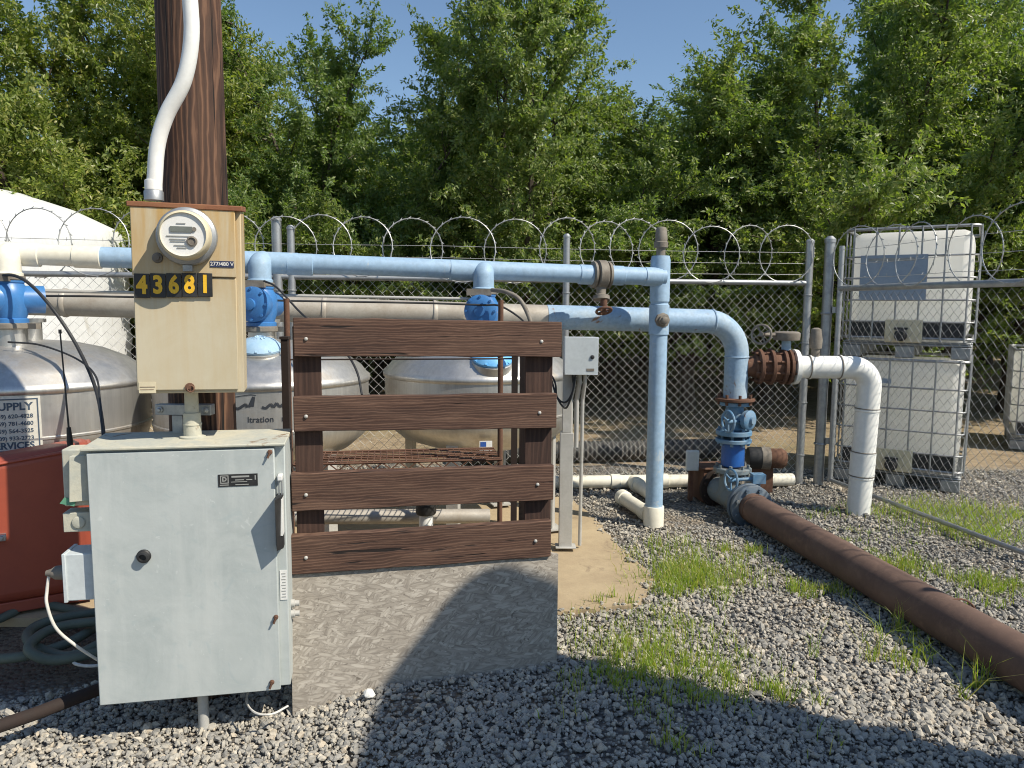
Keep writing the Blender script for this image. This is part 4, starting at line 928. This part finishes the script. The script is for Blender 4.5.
# ------------------------------------------------------------------ meter box
mz0, mz1 = 1.183, 1.842; ml, mr_ = at(131, 300, 2.585), at(242.6, 300, 2.68)
mrz = math.atan2(mr_.y - ml.y, mr_.x - ml.x); mw = (mr_ - ml).xy.length
ml0 = Vector(((ml.x + mr_.x) / 2, (ml.y + mr_.y) / 2, mz0)); mb_ = thing('meter_box', 'rust stained beige meter box numbered 43681 mounted on the pole', 'electrical box', ml0, mrz)
mb_.rotation_euler = (0, rad(.6), mrz)
hw = mw / 2; mh = mz1 - mz0
b = MB(); b.hexa([(-hw + .012, .0, 0), (hw - .004, .0, 0), (hw - .004, .145, 0), (-hw + .012, .145, 0), (-hw + .006, .0, mh - .012), (hw - .004, .0, mh - .012), (hw - .004, .145, mh - .012), (-hw + .006, .145, mh - .012)]); b.build('enclosure', 'meterbox', mb_, world=False, bevel=.004)
b = MB(); s_ = mh * .615; b.box((-hw + .008, -.012, .012), (hw - .022, -.0015, s_)); b.build('lower_cover', 'meterbox', mb_, world=False, bevel=.003)
b = MB(); b.box((-hw + .006, -.018, s_ + .003), (hw - .022, -.0015, mh - .02)); b.build('upper_cover', 'meterbox', mb_, world=False, bevel=.003)
b = MB(); b.hexa([(-hw - .004, -.022, mh - .022), (hw + .002, -.022, mh - .022), (hw + .002, .15, mh - .006), (-hw - .004, .15, mh - .006), (-hw - .004, -.022, mh - .004), (hw + .002, -.022, mh - .004), (hw + .002, .15, mh + .014), (-hw - .004, .15, mh + .014)]); b.build('rain_lip', 'rustcap', mb_, world=False, bevel=.003)
I = wm(mb_).inverted()
mc = I @ at(187, 236.5, 2.6); mc.y = -.018
mt_ = thing('electric_meter', 'round glass fronted electric meter on the beige box', 'electric meter', wm(mb_) @ mc, mrz)
fy = Vector((0, -1, 0))
b = MB(); b.lathe((0, 0, 0), fy, [(.090, 0), (.097, .006), (.099, .02), (.096, .033), (.088, .038), (.084, .04)], 48); b.box((-.015, -.035, -.118), (.015, -.004, -.098)); b.build('sealing_ring', 'steel', mt_, world=False)
b = MB(); b.lathe((0, 0, 0), fy, [(.083, .036), (.082, .06), (.080, .092), (.077, .101), (.0715, .105), (.071, .094)], 48); b.build('cover', 'creamplastic', mt_, world=False)
b = MB(); b.lathe((0, -.093, 0), fy, [(.0713, 0), (.0713, .004), (.001, .0045)], 48); b.build('dial_face', 'stickerwhite', mt_, world=False)
dfc = mt_.children[-1]
b = MB(); b.box((-.040, -.1015, .008), (.028, -.0982, .026)); b.build('display', 'screen', dfc, world=False)
b = MB(); b.lathe((.026, -.098, -.022), fy, [(.017, 0), (.017, .006), (.012, .008), (.011, .004)], 24); b.lathe((.034, -.098, .018), fy, [(.007, 0), (.007, .004)], 16); b.build('port', 'castgrey', dfc, world=False)
b = MB()
for (x, z, w) in ((-.006, .036, .028), (-.01, -.006, .085), (-.018, -.016, .05), (-.018, -.023, .046), (-.012, -.036, .036), (-.006, -.044, .03)): b.box((x - w / 2, -.0996, z - .0015), (x + w / 2, -.0982, z + .0015))
b.build('small_print', 'inkgrey', dfc, world=False)
b = MB(); q = I @ at(158, 258, 2.6); b.lathe((q.x, -.018, q.z), fy, [(.018, 0), (.016, .01), (.009, .011), (.009, .018)], 16); b.build('lock_stud', 'castgrey', mb_, world=False)
q = I @ at(189, 388, 2.6)
b = MB(); b.lathe((q.x, -.012, q.z), fy, [(.016, 0), (.016, .006), (.006, .007), (.006, .012)], 16); b.torus((q.x + .004, -.024, q.z - .004), (0, -1, .3), .011, .0028, 16, 6); b.build('latch_ring', 'rust', mb_, world=False)
b = MB(); q = I @ at(148.5, 387, 2.6); b.box((q.x - .027, -.0136, q.z - .019), (q.x + .027, -.0125, q.z + .019)); lb = b.build('warning_label', 'creamplastic', mb_, world=False)
b = MB(); b.box((q.x - .024, -.0146, q.z + .001), (q.x + .024, -.0138, q.z + .003)); b.box((q.x - .024, -.0146, q.z - .008), (q.x + .02, -.0138, q.z - .0065)); b.build('print', 'rust', lb, world=False)
b = MB(); q = I @ at(220.5, 263.5, 2.6); b.box((q.x - .039, -.0205, q.z - .011), (q.x + .039, -.0185, q.z + .011)); lb = b.build('voltage_label', 'labelblue', mb_, world=False)
v, f = text('277/480 V', .0185, .0002, .0005); b = MB(); b.add([Vector((p.x + q.x, -.0212 - p.z, q.z + p.y)) for p in v], f); b.build('lettering', 'stickerwhite', lb, world=False)
for k, ch in enumerate('43681'):
    q0_, q1_ = I @ at(136 + k * 15.1, 285.5, 2.6), I @ at(136 + (k + 1) * 15.1, 285.5, 2.6); cx = (q0_.x + q1_.x) / 2; wd = (q1_.x - q0_.x) * .97; zc = q0_.z - .001
    dz_ = (q1_.z - q0_.z)
    b = MB(); b.box((cx - wd / 2, -.0225, zc - .041 + .001 * k), (cx + wd / 2, -.0195, zc + .041 + .001 * k)); pl = b.build('number_plate', 'plateblack', mb_, world=False, bevel=.002)
    v, f = text(ch, .083, .0032, .0008, sx=.80); b = MB(); b.add([Vector((p.x + cx, -.0236 - p.z, zc + p.y + .001 * k)) for p in v], f); b.build('numeral', 'yellow', pl, world=False)
# nipple conduit between boxes and bracket
nz0 = 1.0; nc = at(192, 415, 2.72); nip = thing('conduit_nipple', 'short grey conduit nipple joining meter box and cabinet', 'conduit', (nc.x, nc.y, nz0))
b = MB(); b.lathe((nc.x, nc.y, 0), dz, [(.024, 1.0), (.024, 1.19)], 20); b.lathe((nc.x, nc.y, 0), dz, [(.045, .998), (.045, 1.014), (.031, 1.018), (.031, 1.055), (.033, 1.056), (.033, 1.062), (.031, 1.063), (.03, 1.10), (.02, 1.104)], 24); b.build('tube', 'paneltop', nip)
ub = MB(); c = Vector((pc.x, 2.81, 1.10)); ub.box(c - Vector((.11, .02, .02)), c + Vector((.10, .02, .02)))
for x in (-.09, .08): ub.lathe(c + Vector((x, -.02, 0)), fy, [(.014, 0), (.014, .006), (.008, .007), (.008, .016)], 6)
ub.box(c - Vector((.05, .015, .10)), c + Vector((-.01, .015, .0)) - Vector((0, 0, .021))); tag(ub.build('pole_bracket', 'steel', bevel=.002), 'galvanised channel bracket bolted across the wooden pole', 'bracket')

# ------------------------------------------------------------------ main cabinet
cl, cr_ = at(85.9, 452, 2.52), at(274, 445, 2.64); crz = math.atan2(cr_.y - cl.y, cr_.x - cl.x)
cab = thing('electrical_cabinet', 'large weathered grey electrical cabinet in front of the pole', 'electrical cabinet', (cl.x, cl.y, 0), crz)
DW = (cr_ - cl).xy.length; z0, z1 = .083, .990
b = MB(); b.box((.004, .022, z0), (DW + .034, .25, z1 + .002)); b.build('body', 'panel', cab, world=False, bevel=.004)
b = MB(); b.box((0, 0, z0 - .004), (DW, .020, z1 - .004)); dr = b.build('door', 'panel', cab, world=False, bevel=.0035)
b = MB(); b.hexa([(-.018, -.006, z1 + .004), (DW + .038, -.006, z1 + .004), (DW + .038, .262, z1 + .006), (-.018, .262, z1 + .006), (-.018, -.006, z1 + .014), (DW + .038, -.006, z1 + .014), (DW + .038, .262, z1 + .024), (-.018, .262, z1 + .024)]); b.build('roof', 'paneltop', cab, world=False, bevel=.003)
Ic = wm(cab).inverted()
def cl_(px, py, y=0.0):
    o_ = Ic @ Vector((0, 0, CAM_H)); d = (Ic.to_3x3() @ ray(px, py)); t = (y - o_.y) / d.y; return o_ + d * t
q = cl_(144, 556)
b = MB(); b.lathe((q.x, 0, q.z), fy, [(.024, 0), (.024, .006), (.020, .009), (.018, .02), (.012, .022), (.011, .012)], 24); b.build('lock_knob', 'black', dr, world=False)
for px, py in ((270, 452), (276, 617), (272, 682)):
    q = cl_(px, py); b = MB(); b.lathe((q.x, 0, q.z), fy, [(.009, 0), (.009, .004), (.006, .006), (.006, .012)], 10); b.bar((q.x, -.008, q.z), (q.x - .008, -.01, q.z - .02), .012, .006); b.build('clamp_screw', 'rust', dr, world=False)
qa, qb = cl_(218, 473), cl_(258, 487); zc = (qa.z + qb.z) / 2
b = MB(); b.box((qa.x, -.002, zc - .022), (qb.x, -.0005, zc + .022)); npl = b.build('name_plate', 'plateblack', dr, world=False); npl['label'] = 'black maker plate with white letter in a square'
b = MB(); xx = qa.x + .021
for (x, z, w, h) in ((xx, zc + .017, .028, .003), (xx, zc - .009, .028, .003), (xx - .0125, zc + .004, .003, .023), (xx + .0125, zc + .004, .003, .023)): b.box((x - w / 2, -.0032, z - h / 2), (x + w / 2, -.0022, z + h / 2))
for (x, z, w, h) in ((qa.x + .075, zc + .013, .06, .006), (qa.x + .072, zc + .001, .03, .003), (qa.x + .105, zc + .001, .02, .003), (qa.x + .07, zc - .006, .055, .002), (qa.x + .02, zc - .016, .03, .003), (qa.x + .08, zc - .016, .045, .003), (qb.x - .008, zc + .008, .004, .016)): b.box((x - w / 2, -.003, z - h / 2), (x + w / 2, -.0022, z + h / 2))
v, f = text('D', .021, .0008, .0005); b.add([Vector((p.x + xx, -.0028 - p.z, zc + .004 + p.y)) for p in v], f); b.build('lettering', 'inkgrey', npl, world=False)
# disconnect handle on the right flange
qa = cl_(283, 475, .02); qb = cl_(283, 545, .02); xh = DW + .018
b = MB(); b.box((xh - .008, -.02, qa.z - .012), (xh + .009, .0215, qa.z + .006)); b.build('handle_grip', 'stickerwhite', cab, world=False, bevel=.002)
b = MB(); b.box((xh - .007, -.006, qa.z - .07), (xh - .003, .004, qa.z - .012)); b.box((xh + .003, -.006, qa.z - .07), (xh + .007, .004, qa.z - .012)); b.build('handle_rod', 'steel', cab, world=False)
b = MB(); b.hexa([(xh - .012, -.05, qb.z), (xh + .008, -.02, qb.z), (xh + .008, .0215, qb.z), (xh - .012, .0215, qb.z), (xh - .013, -.075, qa.z - .066), (xh + .008, -.03, qa.z - .066), (xh + .008, .0215, qa.z - .066), (xh - .013, .0215, qa.z - .066)]); b.build('disconnect_handle', 'black', cab, world=False, bevel=.002)
b = MB(); b.box((xh - .002, -.034, qb.z + .05), (xh + .0085, .015, qa.z - .075)); b.build('switch_face', 'stickerwhite', cab, world=False, bevel=.001)
qs = cl_(284.5, 585, .02); qs.x = DW + .018; b = MB(); b.box((qs.x - .012, .0195, qs.z - .056), (qs.x + .013, .0212, qs.z + .056)); stk = b.build('warning_label', 'stickerwhite', cab, world=False)
b = MB()
for k in range(9): b.box((qs.x - .007 + (.003 if k % 2 else 0), .0186, qs.z - .046 + k * .011), (qs.x + .008, .0193, qs.z - .043 + k * .011))
b.build('small_print', 'inkgrey', stk, world=False)
for zz in (.36, .32): b = MB(); b.lathe((DW + .034, .12, zz), (1, 0, 0), [(.016, 0), (.016, .012), (.011, .014), (.011, .03)], 16); b.build('side_plug', 'strut', cab, world=False)
# weatherproof outlets on the left side
qa, qb = cl_(62, 449, .05), cl_(88, 505, .05)
b = MB(); b.box((qa.x + .0, .04, qb.z), (.002, .13, qa.z)); ob = b.build('outlet_box', 'paneltop', cab, world=False, bevel=.006)
b = MB(); b.hexa([(qa.x + .025, .015, qb.z + .02), (-.004, .03, qb.z + .02), (-.004, .039, qb.z + .02), (qa.x + .025, .039, qb.z + .02), (qa.x + .035, .01, qa.z - .02), (-.004, .03, qa.z - .02), (-.004, .039, qa.z - .02), (qa.x + .035, .039, qa.z - .02)]); b.build('flip_cover', 'paneltop', ob, world=False, bevel=.002)
q3, q4 = cl_(63, 513, .05), cl_(88, 531, .05); b = MB(); b.box((q3.x, .045, q4.z), (.002, .12, q3.z)); b.lathe(((q3.x - .0) * .5, .045, (q3.z + q4.z) / 2), fy, [(.022, 0), (.022, .005), (.016, .007)], 20); b.build('lower_outlet', 'paneltop', cab, world=False, bevel=.005)
b = MB(); q5 = cl_(68, 503, .03); b.poly([(q5.x - .025, .03, q5.z), (q5.x + .02, .03, q5.z - .012), (q5.x + .028, .03, q5.z + .012), (q5.x - .01, .03, q5.z + .02)], .004, (0, -1, 0)); b.build('green_tag', mat('green tag plastic', (.12, .32, .20), None, 10, bmp=0), cab, world=False)
q6, q7 = cl_(67, 552, .06), cl_(90, 597, .06); b = MB(); b.box((q6.x, .03, q7.z), (.002, .14, q6.z)); gb = b.build('receptacle_box', 'greybox', cab, world=False, bevel=.004)
b = MB(); b.box((q6.x - .006, .024, q7.z - .003), (q6.x + .006, .146, q6.z + .003)); b.build('cover_plate', 'greybox', gb, world=False, bevel=.002)
# conduit leg into the ground
cg = at(203, 700, 2.66); lg = MB(); lg.lathe((cg.x, cg.y, 0), dz, [(.019, -.13), (.019, .082)], 20); tag(lg.build('ground_conduit', 'strut'), 'short grey conduit running from cabinet bottom into the gravel', 'conduit')
# plug and white cord
Wc = wm(cab); pb = Wc @ Vector((q6.x - .008, .08, (q6.z + q7.z) / 2 + .005)); pc_ = thing('power_cord', 'off white power cord with grey plug hanging from the cabinet side', 'cord', pb)
cx_ = (Wc.to_3x3() @ Vector((-1, 0, 0))).normalized()
b = MB(); b.lathe(pb, cx_, [(.024, 0), (.026, .01), (.024, .04), (.014, .055), (.010, .07)], 16); b.build('plug', 'castgrey', pc_)
Y_ = pb.y; pts = [pb + cx_ * .06, at(47, 590, Y_ - .02), at(47, 605, Y_ - .03), at(56, 628, Y_ - .03), at(75, 645, Y_ - .0), at(98, 660, Y_ + .05), at(112, 667, Y_ + .1)]
b = MB(); b.tube(spline(pts, 8), .0055, 10); b.build('cable', 'cord', pc_)
b = MB(); pts = [gd(115, 663, .01), gd(92, 666, .01), gd(76, 664, .012), gd(70, 657, .012), gd(74, 651, .012)]; b.tube(spline(pts, 8), .0065, 8); tag(b.build('loose_cable', 'cord'), 'short loop of pale cable lying on the shaded gravel', 'cable')

# ------------------------------------------------------------------ wooden barrier
bl, brr = at(292, 450, 2.82), at(556, 450, 3.09); brz = math.atan2(brr.y - bl.y, brr.x - bl.x); blen = (brr - bl).xy.length
bar = thing('wooden_barrier', 'brown wooden barrier of four horizontal boards on two posts', 'barrier', (bl.x, bl.y, 0), brz)
Ib = wm(bar).inverted()
def bl_(px, py, y=0.0):
    o_ = Ib @ Vector((0, 0, CAM_H)); d = (Ib.to_3x3() @ ray(px, py)); t = (y - o_.y) / d.y; return o_ + d * t
BRD = [((293, 317.5), (293, 356.5), (562, 322), (562, 357)), ((293, 397), (293, 432), (557, 393.5), (557, 428)), ((291, 474), (291, 512), (554, 465), (554, 500)), ((290.5, 536.5), (290.5, 575), (551.5, 521), (551.5, 557))]
for k, c in enumerate(BRD):
    P = [bl_(*q) for q in c]; nseg = 14; vs = []; fs = []
    for i in range(nseg + 1):
        t = i / nseg; x = P[0].x * (1 - t) + P[2].x * t; zt = P[0].z * (1 - t) + P[2].z * t + random.uniform(-.0018, .0018); zb2 = P[1].z * (1 - t) + P[3].z * t + random.uniform(-.0018, .0018); w_ = .0015 * sin(5 * t + k)
        vs += [(x, w_, zb2), (x, .038 + w_, zb2), (x, .038 + w_, zt), (x, w_, zt)]
    for i in range(nseg):
        o_ = i * 4; fs += [(o_ + a, o_ + (a + 1) % 4, o_ + 4 + (a + 1) % 4, o_ + 4 + a) for a in range(4)]
    fs += [(0, 1, 2, 3), (nseg * 4 + 3, nseg * 4 + 2, nseg * 4 + 1, nseg * 4)]
    b = MB(); b.add(vs, fs); bo = b.build('board', 'board', bar, world=False, bevel=.003, loc=(P[0].x, 0, P[1].z))
    for px, y0, y1 in ((306, c[0][1], c[1][1]), (541.5 - 2 * k, c[2][1], c[3][1])):
        q = bl_(px, (y0 + y1) / 2 + 2); b = MB(); b.lathe((q.x - P[0].x, 0, q.z - P[1].z), fy, [(.0075, 0), (.007, .004), (.005, .006), (.001, .007)], 12); b.build('bolt', 'strut', bo, world=False)
for xa, xb in ((bl_(294, 400, .06).x, bl_(322, 400, .06).x), (bl_(524, 400, .06).x, bl_(551, 400, .06).x)):
    b = MB(); b.box((xa, .041, 0), (xb, .135, bl_(300, 326, .06).z)); b.build('post', 'postwood', bar, world=False, bevel=.004)
b = MB(); xa, xb = bl_(292, 640, .02).x, bl_(557, 640, .02).x; zt = bl_(292, 571, .02).z; LE = .11
pts = [(xa, .018 - LE * 1.2, -.15), (xb - .045, .018 - LE * 1.2, -.15), (xb, .018, zt - .02)] + [(xb + (xa - xb) * i / 12, .018, zt + random.uniform(-.004, .004)) for i in range(1, 13)]
b.poly(pts, .019, (0, 1, 0))
osbp = b.build('sheet', 'osb', None); tag(osbp, 'weathered grey strand board sheet standing below the wooden boards', 'board'); osbp.name = 'strand_board'; osbp.location = bar.location; osbp.rotation_euler = (0, 0, brz)
# crumpled white scrap
sb = gd(369, 699); b = MB(); t = []
for k in range(26):
    d = Vector((random.gauss(0, 1), random.gauss(0, 1), abs(random.gauss(0, .8)))).normalized(); t.append(sb + Vector((d.x * .026, d.y * .02, .012 + d.z * .03)) * 1.0)
import bmesh as _bm
bm_ = _bm.new(); [bm_.verts.new(q) for q in t]; _bm.ops.convex_hull(bm_, input=bm_.verts); me = bpy.data.meshes.new('paper_scrap'); bm_.to_mesh(me); bm_.free(); me.materials.append(MT['stickerwhite']); o_ = bpy.data.objects.new('paper_scrap', me); COL.objects.link(o_)
tag(o_, 'small crumpled white paper scrap on gravel below the strand board', 'litter')

# ------------------------------------------------------------------ rack, frames and drain fittings behind the barrier
rk = gd(400, 545); rack = thing('wire_rack', 'rusty wire grid shelf on rusty posts behind the wooden boards', 'rack', (-.6, 3.75, 0))
zr = at(500, 462, 3.6).z
xA, xB = at(296, 460, 3.55).x, at(502, 460, 3.75).x; pA, pB = Vector((xA, 3.50, zr)), Vector((xB, 3.66, zr)); dr_ = (pB - pA).normalized(); bk = Vector((-dr_.y, dr_.x, 0)) * .30
b = MB(); Lr = (pB - pA).length
for z in (0, -.035):
    b.tube([pA + dz * z, pB + dz * z], .006, 6); b.tube([pA + bk + dz * z, pB + bk + dz * z], .006, 6)
for k in range(33): q = pA + dr_ * Lr * k / 32; b.tube([q, q + bk], .0028, 4)
for k in range(8): q = bk * (k / 7); b.tube([pA + q, pB + q], .0035, 4)
n_ = 12
for k in range(n_): q = pA + dr_ * Lr * k / n_; w_ = pA + dr_ * Lr * (k + 1) / n_; b.tube([q, (q + w_) / 2 - dz * .035, w_], .004, 5)
b.build('grid_shelf', 'rust', rack)
for q in (pA - dr_ * .02 + bk * .2, pB + bk * .2):
    zt = at(500, 300, q.y).z; b = MB(); b.cyl((q.x, q.y, .03), (q.x, q.y, zt), .0135, seg=14); b.build('post', 'rust', rack)
pf = thing('post_frame', 'black square tube frame behind the wooden boards', 'frame', (-.6, 3.5, 0))
fa, fb = at(286.5, 400, 3.25), at(514.5, 400, 3.55)
for q, pyt in ((fa, 340), (fb, 352)): b = MB(); zt = at(400, pyt, q.y).z; b.box((q.x - .015, q.y - .015, 0), (q.x + .015, q.y + .015, zt)); b.box((q.x - .019, q.y - .019, zt), (q.x + .019, q.y + .019, zt + .012)); b.build('post', 'rustdark', pf)
b = MB(); b.tube([Vector((fa.x, fa.y + .02, at(286, 360, fa.y).z)), Vector((fb.x, fb.y + .02, at(514, 359, fb.y).z))], .004, 6); b.build('tie_rod', 'rustdark', pf)
ud = thing('underdrain_line', 'tan underdrain pipe under the tanks with a black union', 'pipe', (-.9, 4.0, 0))
u0_, u1_ = at(270, 517, 3.85), at(489, 516, 4.1); b = MB(); b.cyl(u0_, u1_, .04, seg=20); b.build('run', 'tanpipe', ud)
q = at(426, 512, 3.9); b = MB(); b.lathe(q, dz, [(.05, -.01), (.055, 0), (.055, .05), (.04, .055)], 16); b.build('union', 'black', ud)
b = MB(); b.cyl(q - dz * .01, (q.x, q.y, .0), .038, seg=20); b.build('riser', 'pvcwhite', ud)
# small white control box on its strut post
cb0 = gd(566, 553); cbp = thing('control_box', 'small white control box with round lock on a grey post', 'electrical box', (cb0.x, cb0.y, 0))
xz = lambda px, py: at(px, py, cb0.y)
b = MB(); zt = xz(567, 433).z; b.box((cb0.x - .045, cb0.y, .031), (cb0.x + .035, cb0.y + .05, zt)); b.box((cb0.x - .065, cb0.y - .02, .0305), (cb0.x + .06, cb0.y + .07, .04)); b.build('post', 'strut', cbp, bevel=.003)
a_, c_ = xz(564, 336.5), xz(595, 372.5)
b = MB(); b.box((cb0.x - .032, cb0.y + .004, zt + .001), (cb0.x + .022, cb0.y + .046, a_.z - .03)); b.build('mast', 'strut', cbp, bevel=.002)
b = MB(); b.box((a_.x, cb0.y - .12, c_.z), (c_.x, cb0.y - .005, a_.z)); bxo = b.build('box', 'greybox', cbp, bevel=.004)
b = MB(); b.box((a_.x - .003, cb0.y - .135, c_.z - .003), (c_.x + .003, cb0.y - .122, a_.z + .003)); dro = b.build('door', 'greybox', cbp, bevel=.002)
q = xz(590, 355.5); b = MB(); b.lathe((q.x, cb0.y - .135, q.z), fy, [(.012, 0), (.012, .005), (.007, .008)], 16); b.build('lock', 'black', dro)
q = xz(588, 368); b = MB(); b.box((q.x - .022, cb0.y - .1368, q.z - .008), (q.x + .022, cb0.y - .1352, q.z + .008)); b.build('label_plate', 'castgrey', dro)
for dx, r_, zb2 in ((.0, .014, .9), (.032, .011, .06), (-.03, .011, .9)):
    b = MB(); x_ = (a_.x + c_.x) / 2 + dx; b.tube(arcpath([(x_, cb0.y - .03, c_.z), (x_, cb0.y - .03, c_.z - .06), (x_ - .01 + dx * .1, cb0.y + .02, c_.z - .16), (x_ - .01 + dx * .1, cb0.y + .02 + (.04 if zb2 < .5 else 0), max(.03, zb2 - .25))], .04, 5), r_, 10); b.build('conduit', 'strut', cbp)
for k, (x1_, y1_) in enumerate(((548, 395), (553, 410))):
    b = MB(); p = xz(572 + 3 * k, 374); b.tube(spline([p - dz * .0 + Vector((0, -.04, 0)), at(573, 390, cb0.y - .06), at(566, 402 + 6 * k, cb0.y - .05), at(557, 397, cb0.y - .03), at(x1_, 372 + 6 * k, cb0.y + .05), at(530, 352, cb0.y + .2)], 8), .006, 8); b.build('cable', 'black', cbp)

# conduits and cables along the header
b = MB(); q0, q1 = at(-40, 289.5, 4.3), at(478, 299.0, 4.62); b.tube([q0, q1], .009, 10); tag(b.build('signal_conduit', 'strut'), 'thin grey conduit running along the front of the header pipe', 'conduit')
b = MB(); P = [at(-30, 296.5, 4.2), at(60, 296, 4.2), at(130, 297, 4.25), at(240, 299.5, 4.35), at(300, 301, 4.4), at(420, 303, 4.5), at(480, 305, 4.52), at(500, 306, 4.5), at(520, 318, 4.45), at(530, 330, 4.4)]; b.tube(spline(P, 6), .006, 8); tag(b.build('control_tube', 'black'), 'long thin black control tube strung between the blue valves', 'cable')
b = MB(); P = [at(-5, 276, 4.0), at(14, 275.5, 3.95), at(32, 286, 3.9), at(55, 312, 3.85), at(78, 348, 3.8), at(96, 390, 3.6), at(104, 436, 3.3), at(106, 470, 3.2)]; b.tube(spline(P, 8), .0085, 8); tag(b.build('valve_cable', 'black'), 'black cable arcing from the left valve down across the first tank', 'cable')
b = MB(); P = [at(8, 342, 3.9), at(40, 345, 3.9), at(75, 358, 3.8), at(95, 375, 3.62), at(100, 400, 3.45), at(103, 440, 3.25)]; b.tube(spline(P, 8), .005, 8); tag(b.build('sensor_wire', 'black'), 'thin black wire lying over the dome of the first tank', 'cable')
b = MB(); P = [at(264, 281, 4.25), at(275, 286, 4.2), at(288, 299, 4.15), at(300, 312, 4.1), at(318, 328, 4.0), at(345, 352, 3.9), at(357, 372, 3.8), at(362, 395, 3.7)]; b.tube(spline(P, 8), .006, 8); tag(b.build('drop_cable', 'black'), 'black cable sagging from the middle valve behind the top board', 'cable')
b = MB(); P = [at(492, 290, 4.5), at(506, 292, 4.4), at(520, 300, 4.35), at(530, 320, 4.3), at(531, 336, 4.3)]; b.tube(spline(P, 8), .013, 10); tag(b.build('flexible_conduit', 'castgrey'), 'grey flexible conduit curving down from the right valve', 'conduit')
an = at(70, 442, 3.0); at_ = thing('whip_antenna', 'thin black whip antenna standing in front of the first tank', 'antenna', (an.x, an.y, .9)); tp = at(60, 331, 3.0)
b = MB(); b.tube([an, an.lerp(tp, .5), tp], [.004, .0032, .0028], 6); b.lathe(tp, dz, [(.006, -.01), (.006, .006)], 8); b.build('whip', 'black', at_)
b = MB(); b.lathe(an, tp - an, [(.010, -.02), (.012, 0), (.008, .06)], 10); b.build('base', 'black', at_)

# ------------------------------------------------------------------ red tank, hose, iron bar at left
RA, RB = at(3, 530, 3.40), at(96, 530, 3.60); RR = math.atan2(RB.y - RA.y, RB.x - RA.x); rt = thing('red_container', 'faded orange red plastic container with rounded edges beside the cabinet', 'container', (RA.x, RA.y, .0), RR)
xr = (RB - RA).xy.length
b = MB(); b.hexa([(-.40, 0, .08), (xr + .01, 0, .08), (xr + .01, .2, .08), (-.40, .2, .08), (-.40, -.02, .742), (xr, -.02, .828), (xr, .2, .828), (-.40, .2, .742)]); o_ = b.build('shell', 'redplastic', rt, world=False, bevel=.055); o_.modifiers['bevel'].segments = 5
b = MB(); b.hexa([(-.40, -.026, .705), (xr + .004, -.026, .791), (xr + .004, .205, .791), (-.40, .205, .705), (-.40, -.026, .722), (xr + .004, -.026, .808), (xr + .004, .205, .808), (-.40, .205, .722)]); b.build('lid_seam', 'redplastic', rt, world=False, bevel=.008)
b = MB(); b.box((-.06, -.045, .40), (.012, -.008, .43)); b.lathe((-.01, -.045, .415), fy, [(.012, 0), (.012, .01)], 12); b.build('latch', 'steel', rt, world=False, bevel=.004)
b = MB(); b.box((-.36, .02, .028), (xr - .03, .18, .085)); b.build('skid', 'redplastic', rt, world=False, bevel=.006)
def hose():
    b = MB(); P = []
    c = gd(70, 642); a0_ = gd(-40, 655, .03)
    P += [gd(-60, 655, .025), gd(-10, 659, .025), gd(30, 655, .025), gd(70, 642, .03), gd(110, 620, .035)]
    P += [gd(150, 612, .04), gd(160, 622, .04), gd(120, 634, .06), gd(75, 655, .03), gd(48, 652, .03), gd(28, 640, .035), gd(33, 628, .04), gd(60, 618, .045), gd(100, 612, .05), gd(140, 610, .05)]
    P += [gd(170, 618, .06), gd(150, 640, .035), gd(100, 652, .03), gd(55, 660, .03), gd(30, 652, .06), gd(34, 640, .075), gd(55, 628, .08), gd(90, 622, .08), gd(150, 618, .08)]
    b.tube(spline(P, 8), .021, 12); return b
tag(hose().build('garden_hose', 'rubber'), 'coiled dull green rubber hose lying beside the cabinet', 'hose')
b = MB(); b.tube(spline([gd(-60, 632, .03), gd(-10, 622, .03), gd(12, 613, .03), gd(30, 603, .04), gd(60, 607, .03), gd(110, 618, .03)], 6), .02, 12); tag(b.build('suction_hose', 'rubber'), 'short piece of green hose running under the red container', 'hose')
b = MB(); P = [gd(-12, 730, .025), gd(40, 712, .025), gd(97, 690, .025), gd(150, 672, .025)]; b.tube(P, .024, 14); tag(b.build('iron_bar', 'rustdark'), 'dark rusty iron pipe lying on the gravel in the left corner', 'pipe')
# wire loop under the cabinet corner
b = MB(); P = [gd(248, 690, .01), gd(247, 703, .01), gd(256, 713, .012), gd(272, 714, .012), gd(288, 706, .012)]; b.tube(spline(P, 8), .004, 6); tag(b.build('tan_wire', 'cord'), 'thin tan wire loop on gravel under the cabinet corner', 'wire')
bpy.context.view_layer.update()
